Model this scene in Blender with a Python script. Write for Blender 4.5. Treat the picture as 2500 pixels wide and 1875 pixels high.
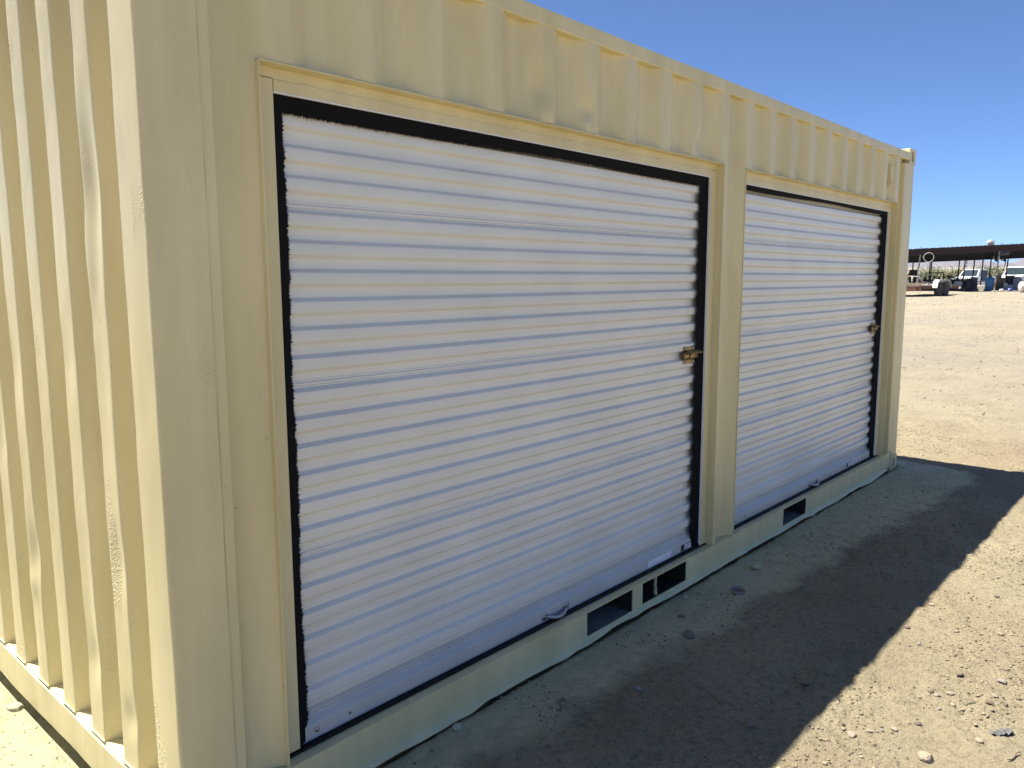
import bpy, math, random
import numpy as np
from mathutils import Vector, Matrix, Quaternion

random.seed(7)
rng = np.random.default_rng(7)
sc = bpy.context.scene
for o in list(bpy.data.objects):
    bpy.data.objects.remove(o)
COL = sc.collection
R = math.radians
UP = Vector((0, 0, 1))

# ---------------------------------------------------------------- camera
cd = bpy.data.cameras.new('camera')
cam = bpy.data.objects.new('camera', cd)
COL.objects.link(cam)
YAW, PIT, ROL = R(47.934), R(-7.657), R(-0.162)
fwd = Vector((math.sin(YAW) * math.cos(PIT), math.cos(YAW) * math.cos(PIT), math.sin(PIT)))
rt = fwd.cross(UP).normalized()
upv = rt.cross(fwd)
rx = math.cos(ROL) * rt + math.sin(ROL) * upv
ux = -math.sin(ROL) * rt + math.cos(ROL) * upv
m = Matrix.Identity(4)
for i in range(3):
    m[i][0], m[i][1], m[i][2] = rx[i], ux[i], -fwd[i]
m.translation = Vector((-0.815, -1.893, 1.551))
cam.matrix_world = m
cd.sensor_width = 36
cd.lens = 27.505
cd.clip_start = 0.05
cd.clip_end = 30000
sc.camera = cam

# ---------------------------------------------------------------- sky and sun
SUN = Vector((-0.160, 0.382, 1.0)).normalized()
wd = bpy.data.worlds.new('World')
sc.world = wd
wd.use_nodes = True
wn = wd.node_tree.nodes
sky = wn.new('ShaderNodeTexSky')
sky.sky_type = 'NISHITA'
sky.sun_disc = False
sky.sun_elevation = math.asin(SUN.z)
sky.sun_rotation = math.atan2(SUN.x, SUN.y)
sky.altitude = 0
sky.air_density = 0.45
sky.dust_density = 0.1
sky.ozone_density = 10.0
bg = wn['Background']
bg.inputs['Strength'].default_value = 0.088
wd.node_tree.links.new(sky.outputs[0], bg.inputs[0])

sl = bpy.data.lights.new('sun', 'SUN')
sl.energy = 5.0
sl.angle = R(0.53)
sl.color = (1.0, 0.94, 0.83)
so = bpy.data.objects.new('sun', sl)
COL.objects.link(so)
so.rotation_euler = SUN.to_track_quat('Z', 'Y').to_euler()
so.location = (0, 0, 20)

sc.view_settings.view_transform = 'Standard'
sc.view_settings.look = 'None'
sc.view_settings.gamma = 1
sc.view_settings.exposure = 1.22
sc.cycles.max_bounces = 7
sc.cycles.diffuse_bounces = 4


# ---------------------------------------------------------------- noise
def vnoise(x, y, seed=0):
    x = np.asarray(x, float)
    y = np.asarray(y, float)
    xi = np.floor(x).astype(np.int64)
    yi = np.floor(y).astype(np.int64)
    xf = x - xi
    yf = y - yi
    u = xf * xf * xf * (xf * (xf * 6 - 15) + 10)
    v = yf * yf * yf * (yf * (yf * 6 - 15) + 10)

    def h(a, b):
        n = (a * 374761393 + b * 668265263 + seed * 1274126177) & 0xFFFFFFFF
        n = ((n ^ (n >> 13)) * 1274126177) & 0xFFFFFFFF
        return ((n ^ (n >> 16)) & 0xFFFF) / 32767.5 - 1.0
    a = h(xi, yi) * (1 - u) + h(xi + 1, yi) * u
    b = h(xi, yi + 1) * (1 - u) + h(xi + 1, yi + 1) * u
    return a * (1 - v) + b * v


# ---------------------------------------------------------------- materials
MATS = {}


def mat(name, col, rough=0.5, metal=0.0, spec=0.5, var=0.0, vscale=6.0, bump=0.0, bscale=60.0,
        bdist=0.002, stain=None, trans=0.0, coat=0.0):
    if name in MATS:
        return MATS[name]
    M = bpy.data.materials.new(name)
    M.use_nodes = True
    nt = M.node_tree
    N, Lk = nt.nodes, nt.links
    b = N['Principled BSDF']
    b.inputs['Roughness'].default_value = rough
    b.inputs['Metallic'].default_value = metal
    b.inputs['Specular IOR Level'].default_value = spec
    b.inputs['Transmission Weight'].default_value = trans
    b.inputs['Coat Weight'].default_value = coat
    c4 = (*col, 1)
    b.inputs['Base Color'].default_value = c4
    tc = N.new('ShaderNodeTexCoord')
    if var > 0:
        no = N.new('ShaderNodeTexNoise')
        no.inputs['Scale'].default_value = vscale
        no.inputs['Detail'].default_value = 6
        no.inputs['Roughness'].default_value = 0.6
        Lk.new(tc.outputs['Object'], no.inputs['Vector'])
        rp = N.new('ShaderNodeValToRGB')
        rp.color_ramp.elements[0].position = 0.3
        rp.color_ramp.elements[1].position = 0.7
        rp.color_ramp.elements[0].color = tuple(max(0, c * (1 - var)) for c in col) + (1,)
        rp.color_ramp.elements[1].color = tuple(min(1, c * (1 + var)) for c in col) + (1,)
        Lk.new(no.outputs['Fac'], rp.inputs['Fac'])
        out = rp.outputs['Color']
        if stain:
            sc_, lo, hi, scol = stain
            n2 = N.new('ShaderNodeTexNoise')
            n2.inputs['Scale'].default_value = sc_
            n2.inputs['Detail'].default_value = 8
            n2.inputs['Roughness'].default_value = 0.7
            Lk.new(tc.outputs['Object'], n2.inputs['Vector'])
            r2 = N.new('ShaderNodeMapRange')
            r2.inputs['From Min'].default_value = lo
            r2.inputs['From Max'].default_value = hi
            Lk.new(n2.outputs['Fac'], r2.inputs['Value'])
            mx = N.new('ShaderNodeMix')
            mx.data_type = 'RGBA'
            mx.inputs['B'].default_value = (*scol, 1)
            Lk.new(out, mx.inputs['A'])
            Lk.new(r2.outputs['Result'], mx.inputs['Factor'])
            out = mx.outputs['Result']
        Lk.new(out, b.inputs['Base Color'])
        # roughness varies with the same noise
        rr = N.new('ShaderNodeMapRange')
        rr.inputs['To Min'].default_value = max(0.02, rough - 0.07)
        rr.inputs['To Max'].default_value = min(1, rough + 0.1)
        Lk.new(no.outputs['Fac'], rr.inputs['Value'])
        Lk.new(rr.outputs['Result'], b.inputs['Roughness'])
    if bump > 0:
        nb = N.new('ShaderNodeTexNoise')
        nb.inputs['Scale'].default_value = bscale
        nb.inputs['Detail'].default_value = 5
        nb.inputs['Roughness'].default_value = 0.65
        Lk.new(tc.outputs['Object'], nb.inputs['Vector'])
        bp = N.new('ShaderNodeBump')
        bp.inputs['Strength'].default_value = bump
        bp.inputs['Distance'].default_value = bdist
        Lk.new(nb.outputs['Fac'], bp.inputs['Height'])
        Lk.new(bp.outputs['Normal'], b.inputs['Normal'])
    MATS[name] = M
    return M


def paint_material(name, col, rough, crust):
    """Sprayed container paint: faint mottling, runs, specks of grit, crusts of old rust under the paint."""
    M = bpy.data.materials.new(name)
    M.use_nodes = True
    nt = M.node_tree
    N, Lk = nt.nodes, nt.links
    b = N['Principled BSDF']
    tc = N.new('ShaderNodeTexCoord')
    mp = N.new('ShaderNodeMapping')
    mp.inputs['Scale'].default_value = (1, 1, 0.22)
    Lk.new(tc.outputs['Object'], mp.inputs['Vector'])
    n1 = N.new('ShaderNodeTexNoise')
    n1.inputs['Scale'].default_value = 7
    n1.inputs['Detail'].default_value = 7
    Lk.new(mp.outputs[0], n1.inputs['Vector'])
    rp = N.new('ShaderNodeValToRGB')
    rp.color_ramp.elements[0].position = 0.33
    rp.color_ramp.elements[1].position = 0.68
    rp.color_ramp.elements[0].color = (col[0] * .90, col[1] * .90, col[2] * .87, 1)
    rp.color_ramp.elements[1].color = (min(1, col[0] * 1.06), min(1, col[1] * 1.06), min(1, col[2] * 1.08), 1)
    Lk.new(n1.outputs['Fac'], rp.inputs['Fac'])
    # dirt specks
    n3 = N.new('ShaderNodeTexNoise')
    n3.inputs['Scale'].default_value = 55
    n3.inputs['Detail'].default_value = 3
    Lk.new(tc.outputs['Object'], n3.inputs['Vector'])
    r3 = N.new('ShaderNodeMapRange')
    r3.inputs['From Min'].default_value = 0.735
    r3.inputs['From Max'].default_value = 0.79
    r3.inputs['To Max'].default_value = 0.65
    Lk.new(n3.outputs['Fac'], r3.inputs['Value'])
    mx = N.new('ShaderNodeMix')
    mx.data_type = 'RGBA'
    mx.inputs['B'].default_value = (0.20, 0.17, 0.11, 1)
    Lk.new(rp.outputs['Color'], mx.inputs['A'])
    Lk.new(r3.outputs['Result'], mx.inputs['Factor'])
    Lk.new(mx.outputs['Result'], b.inputs['Base Color'])
    b.inputs['Roughness'].default_value = rough
    b.inputs['Specular IOR Level'].default_value = 0.45
    # relief: orange peel, soft waviness of the steel, crusted patches
    nb = N.new('ShaderNodeTexNoise')
    nb.inputs['Scale'].default_value = 260
    nb.inputs['Detail'].default_value = 2
    Lk.new(tc.outputs['Object'], nb.inputs['Vector'])
    nw = N.new('ShaderNodeTexNoise')
    nw.inputs['Scale'].default_value = 5.5
    nw.inputs['Detail'].default_value = 2
    Lk.new(mp.outputs[0], nw.inputs['Vector'])
    nm = N.new('ShaderNodeTexNoise')
    nm.inputs['Scale'].default_value = 9
    nm.inputs['Detail'].default_value = 4
    Lk.new(mp.outputs[0], nm.inputs['Vector'])
    rm = N.new('ShaderNodeMapRange')
    rm.inputs['From Min'].default_value = 0.60
    rm.inputs['From Max'].default_value = 0.68
    Lk.new(nm.outputs['Fac'], rm.inputs['Value'])
    vc = N.new('ShaderNodeTexVoronoi')
    vc.inputs['Scale'].default_value = 150
    Lk.new(tc.outputs['Object'], vc.inputs['Vector'])
    mu = N.new('ShaderNodeMath')
    mu.operation = 'MULTIPLY'
    Lk.new(rm.outputs['Result'], mu.inputs[0])
    Lk.new(vc.outputs['Distance'], mu.inputs[1])
    b1 = N.new('ShaderNodeBump')
    b1.inputs['Strength'].default_value = 0.10
    b1.inputs['Distance'].default_value = 0.0008
    Lk.new(nb.outputs['Fac'], b1.inputs['Height'])
    b2 = N.new('ShaderNodeBump')
    b2.inputs['Strength'].default_value = 0.35
    b2.inputs['Distance'].default_value = 0.012
    Lk.new(nw.outputs['Fac'], b2.inputs['Height'])
    Lk.new(b1.outputs['Normal'], b2.inputs['Normal'])
    b3 = N.new('ShaderNodeBump')
    b3.inputs['Strength'].default_value = crust
    b3.inputs['Distance'].default_value = 0.003
    Lk.new(mu.outputs[0], b3.inputs['Height'])
    Lk.new(b2.outputs['Normal'], b3.inputs['Normal'])
    Lk.new(b3.outputs['Normal'], b.inputs['Normal'])
    MATS[name] = M
    return M


CREAM = (0.715, 0.618, 0.345)
PAINT = paint_material('cream_paint', CREAM, 0.42, 0.15)
PAINT_W = paint_material('cream_paint_worn', CREAM, 0.40, 0.9)


def door_material():
    M = bpy.data.materials.new('white_door_steel')
    M.use_nodes = True
    nt = M.node_tree
    N, Lk = nt.nodes, nt.links
    b = N['Principled BSDF']
    b.inputs['Roughness'].default_value = 0.27
    tc = N.new('ShaderNodeTexCoord')
    n1 = N.new('ShaderNodeTexNoise')
    n1.inputs['Scale'].default_value = 3
    n1.inputs['Detail'].default_value = 8
    Lk.new(tc.outputs['Object'], n1.inputs['Vector'])
    rp = N.new('ShaderNodeValToRGB')
    rp.color_ramp.elements[0].position = .3
    rp.color_ramp.elements[1].position = .7
    rp.color_ramp.elements[0].color = (.69, .685, .625, 1)
    rp.color_ramp.elements[1].color = (.77, .76, .70, 1)
    Lk.new(n1.outputs['Fac'], rp.inputs['Fac'])
    # dust that has settled on the ledges: specks only where the surface faces up
    ge = N.new('ShaderNodeNewGeometry')
    sp = N.new('ShaderNodeSeparateXYZ')
    Lk.new(ge.outputs['True Normal'], sp.inputs[0])
    up = N.new('ShaderNodeMapRange')
    up.inputs['From Min'].default_value = 0.25
    up.inputs['From Max'].default_value = 0.5
    Lk.new(sp.outputs['Z'], up.inputs['Value'])
    n2 = N.new('ShaderNodeTexNoise')
    n2.inputs['Scale'].default_value = 300
    n2.inputs['Detail'].default_value = 4
    Lk.new(tc.outputs['Object'], n2.inputs['Vector'])
    r2 = N.new('ShaderNodeMapRange')
    r2.inputs['From Min'].default_value = 0.52
    r2.inputs['From Max'].default_value = 0.66
    r2.inputs['To Max'].default_value = 0.42
    Lk.new(n2.outputs['Fac'], r2.inputs['Value'])
    n5 = N.new('ShaderNodeTexNoise')
    n5.inputs['Scale'].default_value = 2.2
    Lk.new(tc.outputs['Object'], n5.inputs['Vector'])
    r5 = N.new('ShaderNodeMapRange')
    r5.inputs['From Min'].default_value = 0.35
    r5.inputs['From Max'].default_value = 0.62
    Lk.new(n5.outputs['Fac'], r5.inputs['Value'])
    mu = N.new('ShaderNodeMath')
    mu.operation = 'MULTIPLY'
    Lk.new(up.outputs[0], mu.inputs[0])
    Lk.new(r2.outputs[0], mu.inputs[1])
    mu2 = N.new('ShaderNodeMath')
    mu2.operation = 'MULTIPLY'
    Lk.new(mu.outputs[0], mu2.inputs[0])
    Lk.new(r5.outputs[0], mu2.inputs[1])
    mx = N.new('ShaderNodeMix')
    mx.data_type = 'RGBA'
    mx.inputs['B'].default_value = (.20, .19, .18, 1)
    Lk.new(rp.outputs['Color'], mx.inputs['A'])
    Lk.new(mu2.outputs[0], mx.inputs['Factor'])
    Lk.new(mx.outputs['Result'], b.inputs['Base Color'])
    nw = N.new('ShaderNodeTexNoise')
    nw.inputs['Scale'].default_value = 6
    Lk.new(tc.outputs['Object'], nw.inputs['Vector'])
    b2 = N.new('ShaderNodeBump')
    b2.inputs['Strength'].default_value = 0.2
    b2.inputs['Distance'].default_value = 0.006
    Lk.new(nw.outputs['Fac'], b2.inputs['Height'])
    Lk.new(b2.outputs['Normal'], b.inputs['Normal'])
    return M


DOOR = door_material()
BLACK = mat('black_bristle', (0.006, 0.006, 0.007), 0.85, spec=0.2)
RUBBER = mat('black_rubber', (0.008, 0.008, 0.009), 0.7, spec=0.25)
DARKGAP = mat('recess_shade', (0.02, 0.018, 0.016), 0.8, var=0.3)  # near-black base: shade of deep recesses put into the colour
GALV = mat('galvanised_steel', (0.42, 0.43, 0.45), 0.38, metal=0.9, var=0.08, vscale=20)
BARST = mat('aluminium_bar', (0.56, 0.555, 0.52), 0.36, metal=0.05, var=0.06, vscale=9, stain=(30, .66, .74, (.25, .22, .22)))
BRASS = mat('yellow_zinc', (0.34, 0.25, 0.10), 0.42, metal=0.85, var=0.2, vscale=40)
BRASSD = mat('bronze_dark', (0.13, 0.075, 0.03), 0.4, metal=0.8, var=0.2, vscale=50)
WHITE = mat('white_edge', (0.85, 0.85, 0.84), 0.35)
LBLK = mat('print_black', (0.015, 0.015, 0.018), 0.5)
LWHT = mat('sticker_white', (0.80, 0.81, 0.86), 0.4)


# ---------------------------------------------------------------- mesh builder
class MB:
    def __init__(s):
        s.v, s.f, s.mi = [], [], []

    def quad(s, a, b, c, d, mi=0):
        i = len(s.v)
        s.v += [tuple(a), tuple(b), tuple(c), tuple(d)]
        s.f.append((i, i + 1, i + 2, i + 3))
        s.mi.append(mi)

    def poly(s, pts, mi=0):
        i = len(s.v)
        s.v += [tuple(p) for p in pts]
        s.f.append(tuple(range(i, i + len(pts))))
        s.mi.append(mi)

    def box(s, x0, x1, y0, y1, z0, z1, mi=0):
        i = len(s.v)
        s.v += [(x, y, z) for z in (z0, z1) for y in (y0, y1) for x in (x0, x1)]
        for q in ((0, 2, 3, 1), (4, 5, 7, 6), (0, 1, 5, 4), (2, 6, 7, 3), (0, 4, 6, 2), (1, 3, 7, 5)):
            s.f.append(tuple(i + k for k in q))
            s.mi.append(mi)

    def hexa(s, p, mi=0):
        """p: 8 points, bottom ring 0-3 then top ring 4-7"""
        i = len(s.v)
        s.v += [tuple(q) for q in p]
        for q in ((3, 2, 1, 0), (4, 5, 6, 7), (0, 1, 5, 4), (1, 2, 6, 5), (2, 3, 7, 6), (3, 0, 4, 7)):
            s.f.append(tuple(i + k for k in q))
            s.mi.append(mi)

    def prism(s, pts, axis, a, b, mi=0):
        """pts: 2D outline; axis 'x','y' or 'z' it is extruded along from a to b"""
        def P(p, t):
            if axis == 'x':
                return (t, p[0], p[1])
            if axis == 'y':
                return (p[0], t, p[1])
            return (p[0], p[1], t)
        n = len(pts)
        i = len(s.v)
        s.v += [P(p, a) for p in pts] + [P(p, b) for p in pts]
        s.f.append(tuple(range(i + n - 1, i - 1, -1)))
        s.f.append(tuple(range(i + n, i + 2 * n)))
        s.mi += [mi, mi]
        for k in range(n):
            j = (k + 1) % n
            s.f.append((i + k, i + j, i + n + j, i + n + k))
            s.mi.append(mi)

    def tube(s, path, r, n=10, mi=0, caps=True, closed=False):
        path = [Vector(p) for p in path]
        rs = r if isinstance(r, (list, tuple)) else [r] * len(path)
        i0 = len(s.v)
        m = len(path)
        prev = None
        for k, p in enumerate(path):
            if closed:
                t = (path[(k + 1) % m] - path[k - 1]).normalized()
            else:
                t = (path[min(k + 1, m - 1)] - path[max(k - 1, 0)]).normalized()
            if prev is None:
                ref = Vector((0, 0, 1)) if abs(t.z) < .9 else Vector((1, 0, 0))
                u = t.cross(ref).normalized()
            else:
                u = (prev - t * prev.dot(t)).normalized()
            prev = u
            w = t.cross(u)
            for q in range(n):
                a = 2 * math.pi * q / n
                s.v.append(tuple(p + (u * math.cos(a) + w * math.sin(a)) * rs[k]))
        rings = m if closed else m - 1
        for k in range(rings):
            k2 = (k + 1) % m
            for q in range(n):
                q2 = (q + 1) % n
                s.f.append((i0 + k * n + q, i0 + k * n + q2, i0 + k2 * n + q2, i0 + k2 * n + q))
                s.mi.append(mi)
        if caps and not closed:
            s.f.append(tuple(i0 + q for q in range(n - 1, -1, -1)))
            s.f.append(tuple(i0 + (m - 1) * n + q for q in range(n)))
            s.mi += [mi, mi]

    def lathe(s, prof, c=(0, 0, 0), axis='z', n=24, mi=0):
        """prof: list of (radius, height)"""
        i0 = len(s.v)
        for r, h in prof:
            for q in range(n):
                a = 2 * math.pi * q / n
                x, y = r * math.cos(a), r * math.sin(a)
                p = {'z': (x, y, h), 'x': (h, x, y), 'y': (x, h, y)}[axis]
                s.v.append((p[0] + c[0], p[1] + c[1], p[2] + c[2]))
        for k in range(len(prof) - 1):
            for q in range(n):
                q2 = (q + 1) % n
                s.f.append((i0 + k * n + q, i0 + k * n + q2, i0 + (k + 1) * n + q2, i0 + (k + 1) * n + q))
                s.mi.append(mi)
        if prof[0][0] > 1e-5:
            s.f.append(tuple(i0 + q for q in range(n - 1, -1, -1)))
            s.mi.append(mi)
        if prof[-1][0] > 1e-5:
            b = i0 + (len(prof) - 1) * n
            s.f.append(tuple(b + q for q in range(n)))
            s.mi.append(mi)

    def grid(s, P, mi=0, skip=None):
        """P: array (n,m,3)"""
        n, mm = P.shape[:2]
        i0 = len(s.v)
        s.v += [tuple(p) for p in P.reshape(-1, 3)]
        for a in range(n - 1):
            for b in range(mm - 1):
                if skip and skip(a, b):
                    continue
                s.f.append((i0 + a * mm + b, i0 + (a + 1) * mm + b, i0 + (a + 1) * mm + b + 1, i0 + a * mm + b + 1))
                s.mi.append(mi)

    def mesh(s, name, mats, smooth=False):
        me = bpy.data.meshes.new(name)
        me.from_pydata(s.v, [], s.f)
        mats = mats if isinstance(mats, (list, tuple)) else [mats]
        for k in mats:
            me.materials.append(k)
        if len(mats) > 1:
            me.polygons.foreach_set('material_index', s.mi)
        if smooth:
            me.polygons.foreach_set('use_smooth', [True] * len(me.polygons))
        me.update()
        return me

    def build(s, name, mats, parent=None, smooth=False, bevel=0, seg=2, solid=0, fix=True, loc=None, rot=None):
        me = s.mesh(name, mats, smooth)
        if fix:
            import bmesh
            bm = bmesh.new()
            bm.from_mesh(me)
            bmesh.ops.recalc_face_normals(bm, faces=bm.faces)
            bm.to_mesh(me)
            bm.free()
        return link(name, me, parent, bevel, seg, solid, loc, rot)


def link(name, me, parent=None, bevel=0, seg=2, solid=0, loc=None, rot=None):
    o = bpy.data.objects.new(name, me)
    COL.objects.link(o)
    if parent:
        o.parent = parent
    if loc is not None:
        o.location = loc
    if rot is not None:
        o.rotation_euler = rot
    if solid:
        md = o.modifiers.new('thickness', 'SOLIDIFY')
        md.thickness = solid
        md.offset = 0
    if bevel:
        md = o.modifiers.new('bevel', 'BEVEL')
        md.width = bevel
        md.segments = seg
        md.limit_method = 'ANGLE'
        md.angle_limit = R(40)
        md.harden_normals = False
    return o


def tag(o, label=None, cat=None, group=None, kind=None):
    if label:
        o['label'] = label
    if cat:
        o['category'] = cat
    if group:
        o['group'] = group
    if kind:
        o['kind'] = kind
    return o


def empty(name, loc=(0, 0, 0), rz=0, parent=None):
    o = bpy.data.objects.new(name, None)
    COL.objects.link(o)
    o.location = loc
    o.rotation_euler = (0, 0, rz)
    o.empty_display_size = 0.2
    if parent:
        o.parent = parent
    return o


# ================================================================= GROUND
LC, WC = 6.058, 2.438
_gx = [-1e5, 6, 58, 85, 130, 300, 9000]
_gz = [0, 0, 0.665, 0.70, 1.0, 3.6, 108.0]


def zbase(x):
    return np.interp(x, _gx, _gz)


def dist_rect(x, y):
    dx = np.maximum(np.maximum(-x, x - LC), 0)
    dy = np.maximum(np.maximum(-y, y - WC), 0)
    return np.hypot(dx, dy)


def ground_z(x, y):
    x = np.asarray(x, float)
    y = np.asarray(y, float)
    d = dist_rect(x, y)
    near = np.clip(d / 0.6, 0.0, 1.0)
    z = 0.012 * vnoise(x / 2.3, y / 2.3, 1) * near
    z = z + 0.005 * vnoise(x / 0.55, y / 0.55, 2) * (0.25 + .75 * near)
    z = z + 0.0055 * vnoise(x / 0.16, y / 0.16, 3) * (0.5 + .5 * near)
    cl = vnoise(x / 0.45 + 9, y / 0.45, 6)
    cl = np.clip((cl + 0.1) * 1.6, 0, 1)
    nr = 0.35 + .65 * np.clip(d / .3, 0, 1)
    z = z + 0.0095 * vnoise(x / 0.07, y / 0.07, 4) * (0.3 + cl) * nr
    z = z + 0.0060 * vnoise(x / 0.035, y / 0.035, 5) * (0.4 + cl) * nr
    z = z + 0.009 * np.exp(-(d / .12) ** 2)
    # broken berm beyond the container's far corner, wheel scuffs further out
    z = z + 0.05 * np.exp(-(((x - 7.35) / .22) ** 2 + ((y - 0.25) / .8) ** 2))
    z = z - 0.035 * np.exp(-(((x - 7.7) / .28) ** 2 + ((y + 0.05) / .45) ** 2))
    far = np.clip((x - 9) / 6, 0, 1)
    z = z + far * 0.05 * vnoise(x / 2.1 + 3, y / 1.3, 8)
    inside = (x > -0.02) & (x < LC + .02) & (y > -0.012) & (y < WC + .02)
    z = np.where(inside, np.minimum(z, -0.03) - 0.015, z)
    # the soil is scoured out under the near end
    z = z - 0.022 * np.exp(-((x + 0.02) / .06) ** 2) * (y > -.05)
    return z - 0.012 + zbase(x)


def axis_vals(lo, hi, step, far_lo, far_hi, g=1.06):
    mid = list(np.arange(lo, hi, step))
    a, s_ = mid[-1], step
    up = []
    while a < far_hi:
        s_ *= g
        a += s_
        up.append(a)
    a, s_ = mid[0], step
    dn = []
    while a > far_lo:
        s_ *= g
        a -= s_
        dn.append(a)
    return np.array(dn[::-1] + mid + up)


GX = axis_vals(-1.6, 8.6, 0.025, -6000, 7500)
GY = axis_vals(-2.3, 1.9, 0.025, -6000, 6000)


def build_ground():
    X, Y = np.meshgrid(GX, GY, indexing='ij')
    Z = ground_z(X, Y)
    n, mm = X.shape
    V = np.stack([X, Y, Z], -1).reshape(-1, 3).astype(np.float32)
    me = bpy.data.meshes.new('ground')
    idx = (np.arange(n - 1)[:, None] * mm + np.arange(mm - 1)[None, :]).reshape(-1)
    F = np.stack([idx, idx + mm, idx + mm + 1, idx + 1], -1).astype(np.int32)
    me.vertices.add(len(V))
    me.vertices.foreach_set('co', V.reshape(-1))
    me.loops.add(F.size)
    me.loops.foreach_set('vertex_index', F.reshape(-1))
    me.polygons.add(len(F))
    me.polygons.foreach_set('loop_start', np.arange(0, F.size, 4, dtype=np.int32))
    me.polygons.foreach_set('use_smooth', np.ones(len(F), bool))
    me.update(calc_edges=True)
    me.validate()
    o = bpy.data.objects.new('ground', me)
    COL.objects.link(o)
    o['kind'] = 'structure'
    me.materials.append(ground_material())
    return o


SOIL = (0.385, 0.333, 0.222)


def ground_material():
    M = bpy.data.materials.new('desert_soil')
    M.use_nodes = True
    nt = M.node_tree
    N, Lk = nt.nodes, nt.links
    b = N['Principled BSDF']
    b.inputs['Roughness'].default_value = 0.92
    b.inputs['Specular IOR Level'].default_value = 0.15
    tc = N.new('ShaderNodeTexCoord')

    def noise(scale, detail=6, rough=0.6, vec=None):
        n = N.new('ShaderNodeTexNoise')
        n.inputs['Scale'].default_value = scale
        n.inputs['Detail'].default_value = detail
        n.inputs['Roughness'].default_value = rough
        Lk.new(vec or tc.outputs['Object'], n.inputs['Vector'])
        return n.outputs['Fac']

    def ramp(fac, stops):
        r = N.new('ShaderNodeValToRGB')
        cr = r.color_ramp
        while len(cr.elements) < len(stops):
            cr.elements.new(0.5)
        for e, (p, c) in zip(cr.elements, stops):
            e.position = p
            e.color = (*c, 1)
        Lk.new(fac, r.inputs['Fac'])
        return r.outputs['Color']

    def rng_(v, a, b_, c=0., d=1.):
        r = N.new('ShaderNodeMapRange')
        r.inputs['From Min'].default_value = a
        r.inputs['From Max'].default_value = b_
        r.inputs['To Min'].default_value = c
        r.inputs['To Max'].default_value = d
        Lk.new(v, r.inputs['Value'])
        return r.outputs['Result']

    def mix(f, a, b_):
        mx = N.new('ShaderNodeMix')
        mx.data_type = 'RGBA'
        if isinstance(a, tuple):
            mx.inputs['A'].default_value = (*a, 1)
        else:
            Lk.new(a, mx.inputs['A'])
        if isinstance(b_, tuple):
            mx.inputs['B'].default_value = (*b_, 1)
        else:
            Lk.new(b_, mx.inputs['B'])
        Lk.new(f, mx.inputs['Factor'])
        return mx.outputs['Result']

    def math_(op, a, b_):
        n = N.new('ShaderNodeMath')
        n.operation = op
        for i, q in enumerate((a, b_)):
            if isinstance(q, (int, float)):
                n.inputs[i].default_value = q
            else:
                Lk.new(q, n.inputs[i])
        return n.outputs[0]
    s = SOIL
    base = ramp(noise(1.3, 8, .65), [(0.3, (s[0] * .80, s[1] * .78, s[2] * .76)), (0.5, s), (0.72, (s[0] * 1.14, s[1] * 1.14, s[2] * 1.15))])
    grit = noise(34, 6, .75)
    base = mix(rng_(grit, .50, .66, 0, .7), base, (s[0] * .46, s[1] * .44, s[2] * .43))
    base = mix(rng_(noise(75, 3, .7), .60, .70, 0, .55), base, (s[0] * 1.4, s[1] * 1.4, s[2] * 1.4))
    base = mix(rng_(noise(.22, 5, .6), .52, .68, 0, .45), base, (0.30, 0.22, 0.145))
    sepx = N.new('ShaderNodeSeparateXYZ')
    Lk.new(tc.outputs['Object'], sepx.inputs[0])
    pale = math_('MULTIPLY', rng_(sepx.outputs['X'], 6.5, 14.0, 0, 1), rng_(noise(.35, 4, .6), .35, .6, .45, .9))
    base = mix(pale, base, ramp(noise(2.2, 8, .7), [(.35, (.255, .225, .178)), (.65, (.325, .292, .236))]))
    # paint overspray along the foot of the container
    sep = N.new('ShaderNodeSeparateXYZ')
    Lk.new(tc.outputs['Object'], sep.inputs[0])
    x, y = sep.outputs['X'], sep.outputs['Y']
    dx = math_('MAXIMUM', math_('MAXIMUM', math_('MULTIPLY', x, -0.35), math_('MULTIPLY', math_('SUBTRACT', x, LC), 2.5)), 0.)
    dy = math_('MAXIMUM', math_('MAXIMUM', math_('MULTIPLY', y, -1.), math_('SUBTRACT', y, WC)), 0.)
    d = math_('SQRT', math_('ADD', math_('MULTIPLY', dx, dx), math_('MULTIPLY', dy, dy)), 0.)
    # wider overspray towards the far end
    wid = rng_(x, 1.0, 6.3, 0.25, 0.62)
    dn = math_('SUBTRACT', d, wid)
    dn = math_('ADD', dn, math_('MULTIPLY', math_('SUBTRACT', noise(3.2, 6, .6), .5), .34))
    spray = rng_(dn, 0.04, -0.06)
    clod = rng_(noise(16, 5, .7), .53, .66, 0, .7)
    spray = math_('MULTIPLY', spray, math_('SUBTRACT', 1., math_('MULTIPLY', clod, rng_(d, 0.05, 0.4, 0.15, 1.))))
    paintc = ramp(noise(14, 5, .6), [(.35, (.62, .585, .37)), (.7, (.74, .69, .44))])
    base = mix(math_('MULTIPLY', spray, .95), base, paintc)
    Lk.new(base, b.inputs['Base Color'])
    # relief
    b1 = N.new('ShaderNodeBump')
    b1.inputs['Strength'].default_value = 1.0
    b1.inputs['Distance'].default_value = 0.022
    Lk.new(noise(38, 10, .8), b1.inputs['Height'])
    vo = N.new('ShaderNodeTexVoronoi')
    vo.inputs['Scale'].default_value = 75
    Lk.new(tc.outputs['Object'], vo.inputs['Vector'])
    b2 = N.new('ShaderNodeBump')
    b2.inputs['Strength'].default_value = 0.7
    b2.inputs['Distance'].default_value = 0.008
    Lk.new(vo.outputs['Distance'], b2.inputs['Height'])
    b2.invert = True
    Lk.new(b1.outputs['Normal'], b2.inputs['Normal'])
    # coarser stones and scuffs for the far yard, where the mesh is wide
    b3 = N.new('ShaderNodeBump')
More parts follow.
